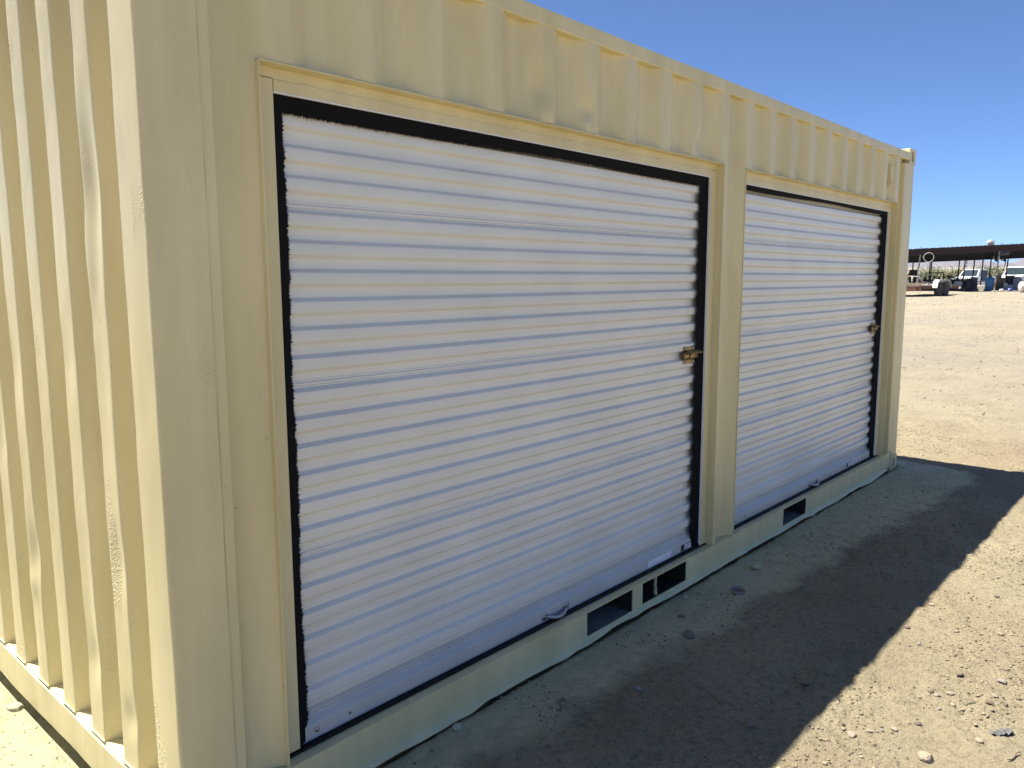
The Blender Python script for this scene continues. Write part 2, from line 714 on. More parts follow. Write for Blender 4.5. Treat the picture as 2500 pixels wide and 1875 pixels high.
    b3.inputs['Strength'].default_value = 0.6
    b3.inputs['Distance'].default_value = 0.06
    Lk.new(noise(4.5, 8, .75), b3.inputs['Height'])
    Lk.new(b2.outputs['Normal'], b3.inputs['Normal'])
    Lk.new(b3.outputs['Normal'], b.inputs['Normal'])
    return M


GROUND = build_ground()

# mountains across the plain
def build_hills():
    mb = MB()
    ridges = [  # distance, base height over the plain, seed, bearing span (deg from +Y to +X)
        (3600, 20, 31, 62, 100, lambda t: 26 + 16 * np.clip((t - 74) / 14, 0, 1) ** 1.0),
        (4600, 60, 47, 58, 104, lambda t: 48 + 28 * np.clip((t - 79) / 11, 0, 1.2) ** 1.2)]
    for D, hh, sd, t0, t1, env in ridges:
        t = np.linspace(t0, t1, 260)
        e = env(t)
        prof = e * (0.62 + 0.34 * vnoise(t / 2.1, t * 0, sd) + 0.22 * vnoise(t / .8, t * 0, sd + 1) + 0.10 * vnoise(t / .3, t * 0, sd + 2))
        prof = np.maximum(prof, 2)
        rows = []
        for k, (fr, dd) in enumerate([(-0.05, -500), (0.16, -330), (0.42, -200), (0.75, -90), (1.0, 0), (.55, 260), (-.1, 700)]):
            rad = D + dd + 45 * vnoise(t / 1.1, t * 0 + k, sd + 7 + k)
            xx = rad * np.sin(np.radians(t))
            yy = rad * np.cos(np.radians(t))
            zz = zbase(xx) + fr * prof * (1 + (.22 * vnoise(t / .45, t * 0 + k * 3, sd + 20) if 0 < fr < 1 else 0))
            rows.append(np.stack([xx, yy, zz], -1))
        P = np.stack(rows, 0)
        mb.grid(P)
    o = mb.build('hills', mat('mountain_rock', (0.20, 0.165, 0.15), 0.95, var=.25, vscale=.01, spec=.1), smooth=False)
    o['kind'] = 'structure'


build_hills()

# ================================================================= CONTAINER
CON = empty('shipping_container', (0, 0, 0))
tag(CON, 'cream painted steel shipping container with two white roll-up doors in its side', 'container')
PIT_, OUT0, DEP = 0.277, 1.521, 0.036
Y_OUT = 0.003                       # outer crests sit just behind the rails


def round_poly(pts, r, n=4):
    out = []
    for i, p in enumerate(pts):
        if i in (0, len(pts) - 1):
            out.append(p)
            continue
        a, b, c = (np.array(pts[i - 1]), np.array(p), np.array(pts[i + 1]))
        u, v = a - b, c - b
        lu, lv = np.hypot(*u), np.hypot(*v)
        rr = min(r, lu * .45, lv * .45)
        A, C = b + u / lu * rr, b + v / lv * rr
        for t in np.linspace(0, 1, n):
            out.append(tuple((1 - t) ** 2 * A + 2 * t * (1 - t) * b + t * t * C))
    return out


def side_corr():
    pts = []
    k = -6
    e = OUT0 + PIT_ * k
    while e < LC + .3:
        pts += [(e - .075, 0), (e, 0), (e + .068, DEP), (e + .134, DEP)]
        e += PIT_
    pr = round_poly(pts, .006, 4)
    return np.array([p[0] for p in pr]), np.array([p[1] for p in pr])


SX, SY = side_corr()


def corr_y(x):
    y = np.interp(x, SX, SY)
    # the last bay runs into the far corner post
    y = np.where(x > 5.81, DEP * 0.9, y)
    return y + Y_OUT


def dense_x(a, b, step=.014):
    xs = np.unique(np.concatenate([np.arange(a, b, step), SX[(SX > a) & (SX < b)], [a, b]]))
    keep = [xs[0]]
    for q in xs[1:]:
        if q - keep[-1] > .0012:
            keep.append(q)
    keep[-1] = b
    return np.array(keep)


SIDE_DENTS = [  # x, z, rx, rz, depth
    (1.445, 2.235, .045, .09, .026), (1.48, 2.165, .035, .05, -.018), (1.735, 2.20, .035, .045, .022), (1.74, 2.16, .02, .03, -.010), (1.70, 2.28, .02, .09, .008),
    (2.62, 2.19, .025, .05, .018), (2.35, 2.2, .02, .08, .006), (3.05, 2.2, .03, .05, .006), (3.55, 2.3, .03, .07, .008), (3.83, 2.22, .03, .06, .009),
    (2.33, 2.36, .02, .05, .006), (1.0, 2.25, .06, .10, .004), (.62, 2.3, .05, .12, .004), (2.07, 2.17, .04, .04, .006),
    (2.93, .42, .03, .22, .008), (3.0, .22, .05, .1, .006), (.23, 1.1, .03, .3, .003), (.2, .45, .05, .25, .003)]


def side_sheet(mb, x0, x1, z0, z1, dz=.02):
    xs = dense_x(x0, x1)
    zs = np.linspace(z0, z1, max(2, int((z1 - z0) / dz)))
    X, Z = np.meshgrid(xs, zs, indexing='ij')
    Y = corr_y(X)
    for (dx, dzc, rx_, rz_, dp) in SIDE_DENTS:
        Y = Y + dp * np.exp(-((X - dx) / rx_) ** 2 - ((Z - dzc) / rz_) ** 2)
    Y = Y + .0012 * vnoise(X / .11, Z / .3, 61) + .0006 * vnoise(X / .05, Z / .09, 62)
    mb.grid(np.stack([X, Y, Z], -1))


ZT, ZRB, ZSILL, ZHDR = 2.515, 2.455, 0.1436, 2.116
D1, D2 = (0.315, 2.864), (3.110, 5.670)
mb = MB()
side_sheet(mb, 0.184, 0.314, ZSILL + .001, ZRB + .006)
side_sheet(mb, 0.3141, 5.672, ZHDR + .002, ZRB + .006)
side_sheet(mb, D1[1] + .004, D2[0] - .004, ZSILL + .001, ZHDR + .0019)
side_sheet(mb, 5.6722, 5.83, ZSILL + .001, ZRB + .006)
mb.build('side_panel', PAINT, CON, smooth=True, fix=False)

# near corner post (seen) and the other three
def corner_post(x0, x1, y0, y1, z0, z1, m):
    b = MB()
    zs = np.linspace(z0, z1, 60)
    # closed outline with eased corners, wavering a little where it has been knocked
    r = .010
    out = round_poly([(x0, (y0 + y1) / 2), (x0, y0), (x1, y0), (x1, y1), (x0, y1), (x0, (y0 + y1) / 2)], r, 6)[:-1]
    nP = len(out)
    P = np.zeros((len(zs), nP + 1, 3))
    for i, z in enumerate(zs):
        for j in range(nP + 1):
            px, py = out[j % nP]
            P[i, j] = (px, py, z)
    P[:, :, 0] += .0012 * vnoise(P[:, :, 2] / .12, P[:, :, 1] / .1, 71)
    P[:, :, 1] += .0010 * vnoise(P[:, :, 2] / .15, P[:, :, 0] / .1 + 5, 72)
    P[:, nP] = P[:, 0]
    b.grid(P)
    return b.build('corner_post', m, CON, smooth=True, fix=True)


corner_post(0.0, .156, 0.0, .146, .105, 2.428, PAINT_W)
corner_post(5.815, LC - .010, 0.004, .150, .105, 2.428, PAINT_W)
corner_post(0.0, .156, WC - .146, WC, .105, 2.428, PAINT)
corner_post(LC - .156, LC - .004, WC - .146, WC, .105, 2.428, PAINT)
# flat welded strip between near post and first corrugation
mb = MB()
mb.box(.1562, .1838, .007, .03, ZSILL, ZRB)
mb.build('weld_strip', PAINT, CON)


def casting(x0, x1, y0, y1, z0, z1, holes):
    """Corner casting: a hollow steel block with a rounded oblong hole in the front and in the end face."""
    b = MB()
    n = 20

    def holed(face):
        # rectangle a..b with an oblong hole, plus the hole's wall going inwards
        (c, u, v, w, hu, hv, ru, rv) = face   # centre, axes, inward, half sizes, hole radii
        outer, inner, back = [], [], []
        for k in range(n):
            a = 2 * math.pi * (k + .5) / n
            ca, sa = math.cos(a), math.sin(a)
            s_ = 1 / max(abs(ca), abs(sa))
            outer.append(c + u * hu * ca * s_ + v * hv * sa * s_)
            ex = abs(ca) ** .7 * (1 if ca > 0 else -1)
            ey = abs(sa) ** .7 * (1 if sa > 0 else -1)
            inner.append(c + u * ru * ex + v * rv * ey)
            back.append(inner[-1] + w * .028)
        for k in range(n):
            j = (k + 1) % n
            b.quad(outer[k], outer[j], inner[j], inner[k])
            b.quad(inner[k], inner[j], back[j], back[k])
        b.poly([p for p in back], 1)  # dark sheet stands in for the shaded hollow
    cx, cy, cz = (x0 + x1) / 2, (y0 + y1) / 2, (z0 + z1) / 2
    hx, hy, hz = (x1 - x0) / 2, (y1 - y0) / 2, (z1 - z0) / 2
    X_, Y_, Z_ = Vector((1, 0, 0)), Vector((0, 1, 0)), Vector((0, 0, 1))
    holed((Vector((cx, y0, cz)), X_, Z_, Y_, hx, hz, .027, .041))
    ex = x1 if holes == 'far' else x0
    holed((Vector((ex, cy, cz)), Y_, Z_, X_ * (-1 if holes == 'far' else 1), hy, hz, .027, .041))
    ox = x0 if holes == 'far' else x1
    b.quad((ox, y0, z0), (ox, y1, z0), (ox, y1, z1), (ox, y0, z1))
    b.quad((x0, y1, z0), (x1, y1, z0), (x1, y1, z1), (x0, y1, z1))
    b.quad((x0, y0, z0), (x1, y0, z0), (x1, y1, z0), (x0, y1, z0))
    b.quad((x0, y0, z1), (x1, y0, z1), (x1, y1, z1), (x0, y1, z1))
    import bmesh
    me = b.mesh('corner_casting', [PAINT_W, DARKGAP])
    bm = bmesh.new()
    bm.from_mesh(me)
    bmesh.ops.remove_doubles(bm, verts=bm.verts, dist=1e-4)
    bmesh.ops.recalc_face_normals(bm, faces=bm.faces)
    bm.to_mesh(me)
    bm.free()
    return link('corner_casting', me, CON, bevel=.006, seg=3)


for zz0, zz1 in ((-.017, .104), (2.4285, 2.545)):
    casting(5.893, LC, -.002, .160, zz0, zz1, 'far')
    casting(-.002, .165, -.002, .160, zz0, zz1, 'near')
    casting(5.893, LC, WC - .16, WC + .002, zz0, zz1, 'far')
    casting(-.002, .165, WC - .16, WC + .002, zz0, zz1, 'near')


def wavy_box(name, x0, x1, y0, y1, z0, z1, m, amp=.0015, axis='x', bevel=.005, seed=3):
    b = MB()
    L0, L1 = (x0, x1) if axis == 'x' else (y0, y1)
    t = np.linspace(L0, L1, max(8, int((L1 - L0) / .06)))
    ring = [(0, 0), (1, 0), (1, 1), (0, 1), (0, 0)]
    P = np.zeros((len(t), 5, 3))
    for j, (a, c) in enumerate(ring):
        oa = amp * vnoise(t / .35, t * 0 + a * 7, seed)
        oc = amp * vnoise(t / .3, t * 0 + c * 5 + 50, seed + 1)
        if axis == 'x':
            P[:, j] = np.stack([t, (y0, y1)[a] + oa, (z0, z1)[c] + oc], -1)
        else:
            P[:, j] = np.stack([(x0, x1)[a] + oa, t, (z0, z1)[c] + oc], -1)
    b.grid(P)
    for e in (0, -1):
        b.poly([tuple(P[e, j]) for j in range(4)])
    import bmesh
    me = b.mesh(name, m)
    bm = bmesh.new()
    bm.from_mesh(me)
    bmesh.ops.remove_doubles(bm, verts=bm.verts, dist=1e-5)
    bmesh.ops.recalc_face_normals(bm, faces=bm.faces)
    bm.to_mesh(me)
    bm.free()
    return link(name, me, CON, bevel=bevel)


wavy_box('top_side_rail', .166, 5.892, 0, .06, ZRB, ZT, PAINT)
wavy_box('top_side_rail', .166, 5.892, WC - .06, WC, ZRB, ZT, PAINT)
wavy_box('top_end_rail', 0.004, .064, .161, WC - .161, ZRB - .02, ZT, PAINT, axis='y')
wavy_box('top_end_rail', LC - .064, LC - .004, .161, WC - .161, ZRB - .02, ZT, PAINT, axis='y')

# roof, back side, far end, floor: plain corrugated sheets seen only by the light
mb = MB()
xs = np.arange(.066, LC - .06, .02)
ys = np.array([.061, WC - .061])
P = np.zeros((len(xs), 2, 3))
for j in range(2):
    P[:, j] = np.stack([xs, xs * 0 + ys[j], ZT - .012 + .009 * np.sign(np.sin(xs * 2 * math.pi / .21))], -1)
mb.grid(P)
mb.build('roof_panel', PAINT, CON, fix=False, solid=.002)
mb = MB()
zs2 = np.array([.15, ZRB])
for yb in (WC - .02,):
    P = np.zeros((len(xs), 2, 3))
    for j in range(2):
        P[:, j] = np.stack([xs, yb - corr_y(xs) * .9, xs * 0 + zs2[j]], -1)
    mb.grid(P)
mb.build('back_panel', PAINT, CON, fix=False, solid=.002)
mb = MB()
mb.box(LC - .05, LC - .02, .151, WC - .147, .15, ZRB - .021)
mb.build('end_doors', PAINT, CON)
mb = MB()
mb.box(.17, LC - .06, .40, WC - .06, .12, .148)
mb.build('floor', mat('plywood_floor', (.12, .08, .05), .8), CON)

# corrugated end wall facing the sun
END_DENTS = [  # y, z, ry, rz, depth
    (1.06, .62, .045, .10, .016), (1.09, .505, .035, .05, -.012), (.585, .40, .045, .07, .014), (.60, .50, .05, .10, .006), (.325, .30, .04, .05, .012),
    (.33, 1.78, .045, .16, .018), (.37, 1.62, .035, .10, -.010), (.60, 1.32, .04, .10, .007), (.33, .78, .04, .09, .010), (.84, .9, .04, .12, .005), (1.10, 1.25, .04, .1, .006), (1.32, 1.0, .04, .12, .008)]
EP0, EPP = .289, .2462


def end_profile():
    pts = [(.140, .046), (EP0 - .018, .046)]
    y = EP0
    while y + .12 < WC - .14:
        pts += [(y, 0), (y + .102, 0), (y + .120, .046), (y + EPP - .018, .046)]
        y += EPP
    pts += [(WC - .13, .046)]
    return round_poly(pts, .006, 4)


ep = np.array(end_profile())
ys = np.unique(np.concatenate([ep[:, 0], np.arange(.15, WC - .14, .012)]))
ys = ys[np.concatenate([[True], np.diff(ys) > .0008])]
zs = np.linspace(.146, ZRB - .02, 130)
Yg, Zg = np.meshgrid(ys, zs, indexing='ij')
Xg = .006 + np.interp(Yg, ep[:, 0], ep[:, 1])
for (dy, dzc, ry_, rz_, dp) in END_DENTS:
    Xg = Xg + .72 * dp * np.exp(-((Yg - dy) / ry_) ** 2 - ((Zg - dzc) / rz_) ** 2)
Xg = Xg + .0016 * vnoise(Yg / .1, Zg / .22, 81) + .0007 * vnoise(Yg / .03, Zg / .06, 82)
Yg2 = Yg + .0007 * vnoise(Zg / .25, Yg / .1, 83) * np.clip((Yg - .16) / .1, 0, 1)
mb = MB()
mb.grid(np.stack([Xg, Yg2, Zg], -1))
mb.build('end_panel', PAINT_W, CON, smooth=True, fix=False)

# bottom end rail, its dented lower edge standing clear of the soil
b = MB()
ty = np.linspace(.1462, WC - .1462, 70)
w1 = .004 * vnoise(ty / .2, ty * 0, 91)
ring = [(.0, .004), (.0, .132), (.014, .1462), (.09, .1462), (.09, .02), (.03, .004), (.0, .004)]
P = np.zeros((len(ty), len(ring), 3))
for j, (xx, zz) in enumerate(ring):
    P[:, j] = np.stack([xx + .0025 * vnoise(ty / .3, ty * 0 + zz * 20, 92), ty, zz + (w1 if zz < .05 else .001 * vnoise(ty / .1, ty * 0, 93))], -1)
b.grid(P)
b.build('bottom_end_rail', PAINT_W, CON, fix=True)
wavy_box('bottom_end_rail', LC - .09, LC - .004, .161, WC - .161, 0, .146, PAINT, axis='y', seed=8)
# weld beads where the end corrugation meets the rail
y = EP0
while y + .12 < WC - .14:
    b = MB()
    b.tube([(.004, y + q, .1475 + random.uniform(-.001, .001)) for q in np.linspace(-.002, .105, 9)], .0032, 6)
    b.build('weld_bead', PAINT, CON, smooth=True)
    y += EPP

# ---- bottom side rail with fork pockets, flange and dented lower lip
POCK = [(1.757, 2.110, .030, .1365), (2.192, 2.594, .034, .1365), (3.780, 4.136, .028, .1365)]
xb = sorted(set([.166, 5.866] + [v for p in POCK for v in p[:2]] + list(np.round(np.arange(.25, 5.8, .11), 3))))
zb = [.022, .03, .034, .07, .10, .1365, ZSILL - .002]
mb = MB()


def inpock(xm, zm):
    return any(p[0] < xm < p[1] and p[2] < zm < p[3] for p in POCK)


P = np.zeros((len(xb), len(zb), 3))
for i, xx in enumerate(xb):
    for j, zz in enumerate(zb):
        P[i, j] = (xx, .002 + .0016 * float(vnoise(xx / .3, zz / .1, 101)), zz)
mb.grid(P, skip=lambda a, c: inpock((xb[a] + xb[a + 1]) / 2, (zb[c] + zb[c + 1]) / 2))
mb.build('bottom_side_rail', PAINT, CON, fix=False, solid=.005)
# top flange
tx = np.arange(.157, 5.872, .04)
fy = -.0015 + .0016 * vnoise(tx / .25, tx * 0, 102)
P = np.zeros((len(tx), 5, 3))
for j, (yy, zz, front) in enumerate([(0, ZSILL - .006, 1), (0, ZSILL, 1), (.045, ZSILL, 0), (.3, ZSILL, 0), (.3, ZSILL - .006, 0)]):
    P[:, j] = np.stack([tx, (fy + yy) if front else tx * 0 + yy, zz + .0008 * vnoise(tx / .2, tx * 0, 103)], -1)
mb = MB()
mb.grid(P)
mb.build('rail_flange', PAINT, CON, fix=False)
# lower lip: a flange bent and rippled by forklifts
tx = np.arange(.17, 5.80, .018)
wob = .006 * vnoise(tx / .42, tx * 0, 111) + .004 * vnoise(tx / .13, tx * 0, 112) + .0015 * vnoise(tx / .05, tx * 0, 113)
for cx_, a_, w_ in ((1.02, -.010, .05), (1.95, .012, .10), (1.72, -.008, .04), (2.12, -.006, .05), (4.2, -.012, .06), (5.3, -.010, .08)):
    wob = wob + a_ * np.exp(-((tx - cx_) / w_) ** 2)
wz = .004 * vnoise(tx / .3, tx * 0, 114) + .003 * vnoise(tx / .1, tx * 0, 115)
ring = [(.004, .030, 0), (-.002, .0165, .4), (-.019, .0135, 1), (-.0195, .0085, 1), (-.006, .008, .6), (.02, .006, 0)]
P = np.zeros((len(tx), len(ring), 3))
for j, (yy, zz, k) in enumerate(ring):
    P[:, j] = np.stack([tx, yy + wob * k, zz + wz * k], -1)
mb = MB()
mb.grid(P)
mb.build('rail_lip', PAINT, CON, smooth=True, fix=False)
# pocket linings, the shade inside put into their dark colours
for k, (x0, x1, z0, z1) in enumerate(POCK):
    mb = MB()
    yb = 1.4
    dk = 1 if k == 1 else 0
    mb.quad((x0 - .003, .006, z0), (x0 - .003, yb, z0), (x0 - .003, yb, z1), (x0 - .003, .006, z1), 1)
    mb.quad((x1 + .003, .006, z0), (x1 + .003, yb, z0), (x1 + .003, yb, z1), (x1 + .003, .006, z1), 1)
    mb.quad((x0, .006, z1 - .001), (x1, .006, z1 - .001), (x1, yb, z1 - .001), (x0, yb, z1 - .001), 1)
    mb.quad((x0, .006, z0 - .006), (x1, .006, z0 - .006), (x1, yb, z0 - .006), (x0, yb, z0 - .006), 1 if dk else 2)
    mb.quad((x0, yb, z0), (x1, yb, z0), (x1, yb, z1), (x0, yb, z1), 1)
    o = mb.build('fork_pocket', [PAINT, DARKGAP, mat('shaded_steel', (.22, .22, .19), .8, var=.25, vscale=12)], CON, fix=False)  # floor greyed to carry the pocket's shade
# torn web left standing in the middle pocket
mb = MB()
zz = np.linspace(.04, .137, 9)
for i in range(8):
    w = .011 + .006 * random.random()
    o_ = .004 * random.uniform(-1, 1)
    mb.hexa([(2.312 + o_, .004, zz[i]), (2.312 + w + o_, .006, zz[i]), (2.312 + w + o_, .016, zz[i]), (2.312 + o_, .014, zz[i]),
             (2.313 + o_ * .5, .004, zz[i + 1]), (2.313 + w + o_ * .5, .006, zz[i + 1]), (2.313 + w + o_ * .5, .016, zz[i + 1]), (2.313 + o_ * .5, .014, zz[i + 1])])
mb.build('torn_web', PAINT_W, CON)
# unseen lengthwise strip, placed to keep daylight out under the floor
mb = MB()
mb.box(.17, LC - .1, 1.5, 1.52, 0, .12)
mb.build('daylight_block', DARKGAP, CON)
# end plate where the rail meets the far casting
mb = MB()
mb.prism([(5.868, .148), (5.874, .148), (5.884, -.012), (5.868, -.004)], 'y', -.012, .05)
mb.build('rail_end_plate', PAINT_W, CON, bevel=.002)
mb = MB()
mb.hexa([(5.60, -.004, .144), (5.867, -.006, .128), (5.867, .004, .128), (5.60, .004, .144), (5.60, -.004, .1475), (5.867, -.006, .150), (5.867, .02, .150), (5.60, .02, .1475)])
mb.build('rail_gusset', PAINT_W, CON)

# plate on the far post, outer edge
mb = MB()
mb.box(LC - .0095, LC - .003, .02, .10, 2.263, 2.347)
mb.build('marking_plate', GALV, CON)

# side vent under the top rail near the far end
mb = MB()
vy = DEP + Y_OUT
mb.prism([(vy + .004, 2.39), (vy - .030, 2.378), (vy - .030, 2.262), (vy + .004, 2.222)], 'x', 5.497, 5.540)
for k in range(6):
    z = 2.258 - k * .0068
    y = vy - .0305 + k * .0055
    mb.box(5.4975, 5.5395, y - .004, y + .001, z - .0018, z + .0018)
mb.build('side_vent', PAINT, CON, bevel=.003)
mb = MB()
for k in range(5):
    mb.tube([(5.49 + .006 * k, vy - .003, 2.405 + .006 * (k % 3)), (5.497 + .006 * k, vy - .010, 2.40 + .004 * (k % 2))], .0028, 6)
mb.build('vent_fixing', PAINT_W, CON)


# ================================================================= ROLL-UP DOORS
Zs_seq = [2.012, 1.922, 1.839, 1.742, 1.659, 1.576, 1.4925, 1.4095, 1.327, 1.230, 1.1475, 1.0645, .981, .898, .813, .717, .635, .552, .4705, .3875, .304]


def bristles(mb, base, tipdir, along, n, l0, lfun, thick, layers=2):
    """a dense strip of bristles: base point, direction of the bristles, run direction (vector with length)"""
    base, tipdir, along = Vector(base), Vector(tipdir).normalized(), Vector(along)
    nrm = Vector((0, -1, 0))
    for ly in range(layers):
        off = nrm * (thick * (ly - .5 * (layers - 1)))
        for i in range(n):
            t0, t1 = (i - .15) / n, (i + 1.15) / n
            tm = (i + .5 + random.uniform(-.6, .6)) / n
            L_ = l0 + lfun(i / n)
            p0, p1 = base + along * t0 + off, base + along * t1 + off
            mb.quad(p0, p1, p1 + tipdir * (L_ * .86), p0 + tipdir * (L_ * .86))
            mb.poly([p0 + tipdir * (L_ * .85), p1 + tipdir * (L_ * .85), base + along * tm + off + tipdir * (L_ + random.uniform(-.002, .006))])
            if random.random() < .012:
                q = base + along * tm + off + tipdir * L_
                w = along.normalized() * .0007
                e = tipdir * random.uniform(.008, .02) + along.normalized() * random.uniform(-.012, .012) + nrm * .003
                mb.poly([q - w, q + w, q + e])


def roll_door(x0, x1, first):
    # ---- welded frame round the opening (parts of the container)
    FY = .040
    fr = MB()
    th = .0045
    # lips running out to the face of the wall
    fr.box(x0 - .002, x1 + .002, -.003, FY + .002, ZHDR - th, ZHDR)               # header lip
    fr.box(x0 - th, x0, -.0015, FY + .002, ZSILL + .0005, ZHDR - th)               # left lip
    fr.box(x1, x1 + th, -.0015, FY + .002, ZSILL + .0005, ZHDR - th)               # right lip
    f = fr.build('door_frame', PAINT, CON, bevel=.0012)
    jl = MB()
    jl.box(x0, x0 + .061, FY, FY + .007, ZSILL + .014, ZHDR - .030)
    jl.build('jamb', PAINT, f, bevel=.0015)
    jr = MB()
    jr.box(x1 - .064, x1, FY, FY + .006, ZSILL + .006, ZHDR - .030)
    jr.build('jamb', PAINT, f, bevel=.0015)
    hd = MB()
    hd.box(x0, x1, FY, FY + .006, ZHDR - .0345, ZHDR - th)
    hd.build('header', PAINT, f, bevel=.001)
    ht = MB()
    # lower trim with stitch welds along its top edge
    ht.box(x0 + .062, x1 - .0645, FY - .002, FY + .008, ZHDR - .0655, ZHDR - .0352)
    xx = x0 + .15
    while xx < x1 - .1:
        ht.tube([(xx + q, FY - .001, ZHDR - .0352 + .0015 * math.sin(q * 90)) for q in np.linspace(0, .045, 6)], .0028, 6)
        xx += .30 + random.uniform(-.03, .03)
    ht.build('header_trim', PAINT, f)
    we = MB()
    we.box(x1 - .0655, x1 - .0643, FY - .002, FY + .0085, ZSILL + .02, ZHDR - .067)
    we.box(x0 + .062, x1 - .066, FY - .0015, FY + .006, ZHDR - .0695, ZHDR - .0658)
    we.build('guide_edge', WHITE, f)  # sky's reflection on the guide angle is put into the white
    th_ = MB()
    th_.box(x0 + .002, x1 - .002, .036, .2, ZSILL + .002, ZSILL + .006)
    th_.box(x0 + .002, x1 - .002, .037, .0395, ZSILL + .006, ZSILL + .010)
    th_.build('threshold_strip', RUBBER, f)

    # ---- the door itself
    D = empty('roll_up_door', (0, 0, 0), parent=CON)
    D['label'] = ('near ' if first else 'far ') + 'white corrugated roll-up door'
    YV, YC = .0905, .0755
    s = .0054       # half height of the sloped faces
    # profile from the top downwards; sheets break at the seams
    xsn = 60
    xe0, xe1 = x0 + .02, x1 - .02
    xs_ = np.linspace(xe0, xe1, xsn)

    def sheet(prof):
        P = np.zeros((len(prof), xsn, 3))
        pr = round_poly(prof, .0020, 4)
        P = np.zeros((len(pr), xsn, 3))
        for i, (y, z) in enumerate(pr):
            yy = y + .0016 * vnoise(xs_ / .7, xs_ * 0 + z / .5, 121 if first else 131)
            # gentle sag and a waver of the sheet
            zz = z + .0012 * vnoise(xs_ / .9, xs_ * 0 + z / .8, 122) - .002 * np.sin((xs_ - xe0) / (xe1 - xe0) * math.pi)
            P[i] = np.stack([xs_, yy, zz], -1)
        b = MB()
        b.grid(P)
        b.build('curtain_panel', DOOR, D, smooth=True, fix=False, solid=.0009)
    seams = (2, 8, 14)     # seam lies above these indices' next blue
    groups = [[0, 1, 2], [3, 4, 5, 6, 7, 8], [9, 10, 11, 12, 13, 14], [15, 16, 17, 18, 19, 20]]
    for gi, g in enumerate(groups):
        prof = []
        ztop = 2.09 if gi == 0 else Zs_seq[g[0]] + .0225
        prof.append((YV if gi == 0 else YV - .0022, ztop))
        if gi > 0:
            prof.append((YV - .0022, ztop - .009))
            prof.append((YV + .002, ztop - .0095))
            prof.append((YV + .002, ztop - .0115))
            prof.append((YV, ztop - .012))
        for q, k in enumerate(g):
            zb_ = Zs_seq[k]
            zc_ = zb_ - .0425
            prof += [(YV, zb_ + s), (YC, zb_ - s), (YC, zc_ + s), (YV, zc_ - s)]
        zend = (Zs_seq[groups[gi + 1][0]] + .0215) if gi < 3 else .2255
        if gi < 3:
            prof += [(YV, zend - .002 + .010), (YV - .0015, zend + .006), (YV - .0015, zend)]
        else:
            prof += [(YV, zend)]
        sheet(prof)
    # bottom bar: ribbed upper leg, ledge and broad face
    bb = MB()
    prof = [(.092, .238), (.0865, .238), (.0865, .233), (.0835, .2325), (.0835, .228), (.086, .2275), (.086, .2225), (.0825, .2215), (.0825, .2175), (.0800, .2150), (.0790, .2135), (.0650, .2015), (.0620, .1985), (.0620, .149), (.090, .149)]
    bb.prism(prof, 'x', x0 + .03, x1 - .03)
    bar = bb.build('bottom_bar', BARST, D, bevel=.0008, seg=1)
    sb = MB()
    sb.prism([(.060, .149), (.096, .149), (.096, ZSILL + .007), (.060, ZSILL + .007)], 'x', x0 + .02, x1 - .02)
    sb.build('bottom_seal', RUBBER, D)
    # back board behind the curtain edges
    bk = MB()
    bk.box(x0 - .02, x1 + .02, .11, .13, ZSILL + .007, ZHDR)
    bk.build('guide_channel', BLACK, D)
    # ---- brush seals
    bl = MB()

    def wave(amp, ph):
        return lambda t: amp * math.cos(2 * math.pi * (t * 1.9) / .0832 + ph) + .004 * math.sin(t * 17 + ph) + random.uniform(-.0035, .0025)
    H_ = ZHDR - .068 - (ZSILL + .012)
    bristles(bl, (x0 + .0585, .050, ZSILL + .012), (.05, .018, 0), (0, 0, H_), 430, .050, wave(.0025, .6), .0012)
    bl.build('brush_strip', BLACK, D, fix=False)
    br = MB()
    bristles(br, (x1 - .0635, .051, ZSILL + .012), (-.066, .013, 0), (0, 0, H_), 430, .066, lambda t: .0055 * math.cos(2 * math.pi * ((ZSILL + .012 + t * H_) - 1.895) / .0842 + math.pi) + random.uniform(-.0008, .0008), .0012)
    br.build('brush_strip', BLACK, D, fix=False)
    bt = MB()
    topl = .048 if first else .028
    bristles(bt, (x0 + .06, .049, ZHDR - .068), (0, .016, -.05), (x1 - x0 - .124, 0, 0), 760, topl,
             lambda t: .004 * math.sin(t * 9) - .004 * math.sin(t * 3) + random.uniform(-.002, .002), .0012, 2)
    bt.build('brush_strip', BLACK, D, fix=False)
    # solid backing of the brushes
    bk = MB()
    bk.box(x0 + .0565, x0 + .062, .0485, .052, ZSILL + .012, ZHDR - .068)
    bk.box(x1 - .0642, x1 - .060, .0495, .053, ZSILL + .012, ZHDR - .068)
    bk.box(x0 + .0622, x1 - .0645, .0475, .051, ZHDR - .0705, ZHDR - .0665)
    bk.build('brush_holder', BLACK, D)

    # ---- latch
    lx, lz = (2.635, 1.168) if first else (5.440, 1.168)
    la = MB()
    la.box(lx, lx + .118, .0685, .0735, lz + .024, lz + .043, 0)          # upper ear
    la.box(lx + .002, lx + .118, .0685, .0735, lz - .042, lz - .022, 0)   # lower ear
    la.prism([(lx - .026, lz + .010), (lx - .016, lz + .018), (lx + .118, lz + .018), (lx + .118, lz - .016), (lx - .016, lz - .016), (lx - .026, lz - .008)], 'y', .056, .0700, 1)
    la.box(lx - .004, lx + .110, .0700, .0736, lz - .0225, lz + .0245, 1)
    la.hexa([(lx + .022, .044, lz + .009), (lx + .150, .044, lz + .007), (lx + .150, .060, lz + .016), (lx + .014, .060, lz + .018),
             (lx + .022, .044, lz + .012), (lx + .150, .044, lz + .010), (lx + .150, .060, lz + .024), (lx + .010, .060, lz + .027)], 0)  # slide bolt, folded plate
    la.tube([(lx + .044, .060, lz - .003), (lx + .044, .048, lz - .003)], .011, 14, 0)
    la.box(lx + .062, lx + .076, .050, .057, lz - .012, lz + .012, 0)
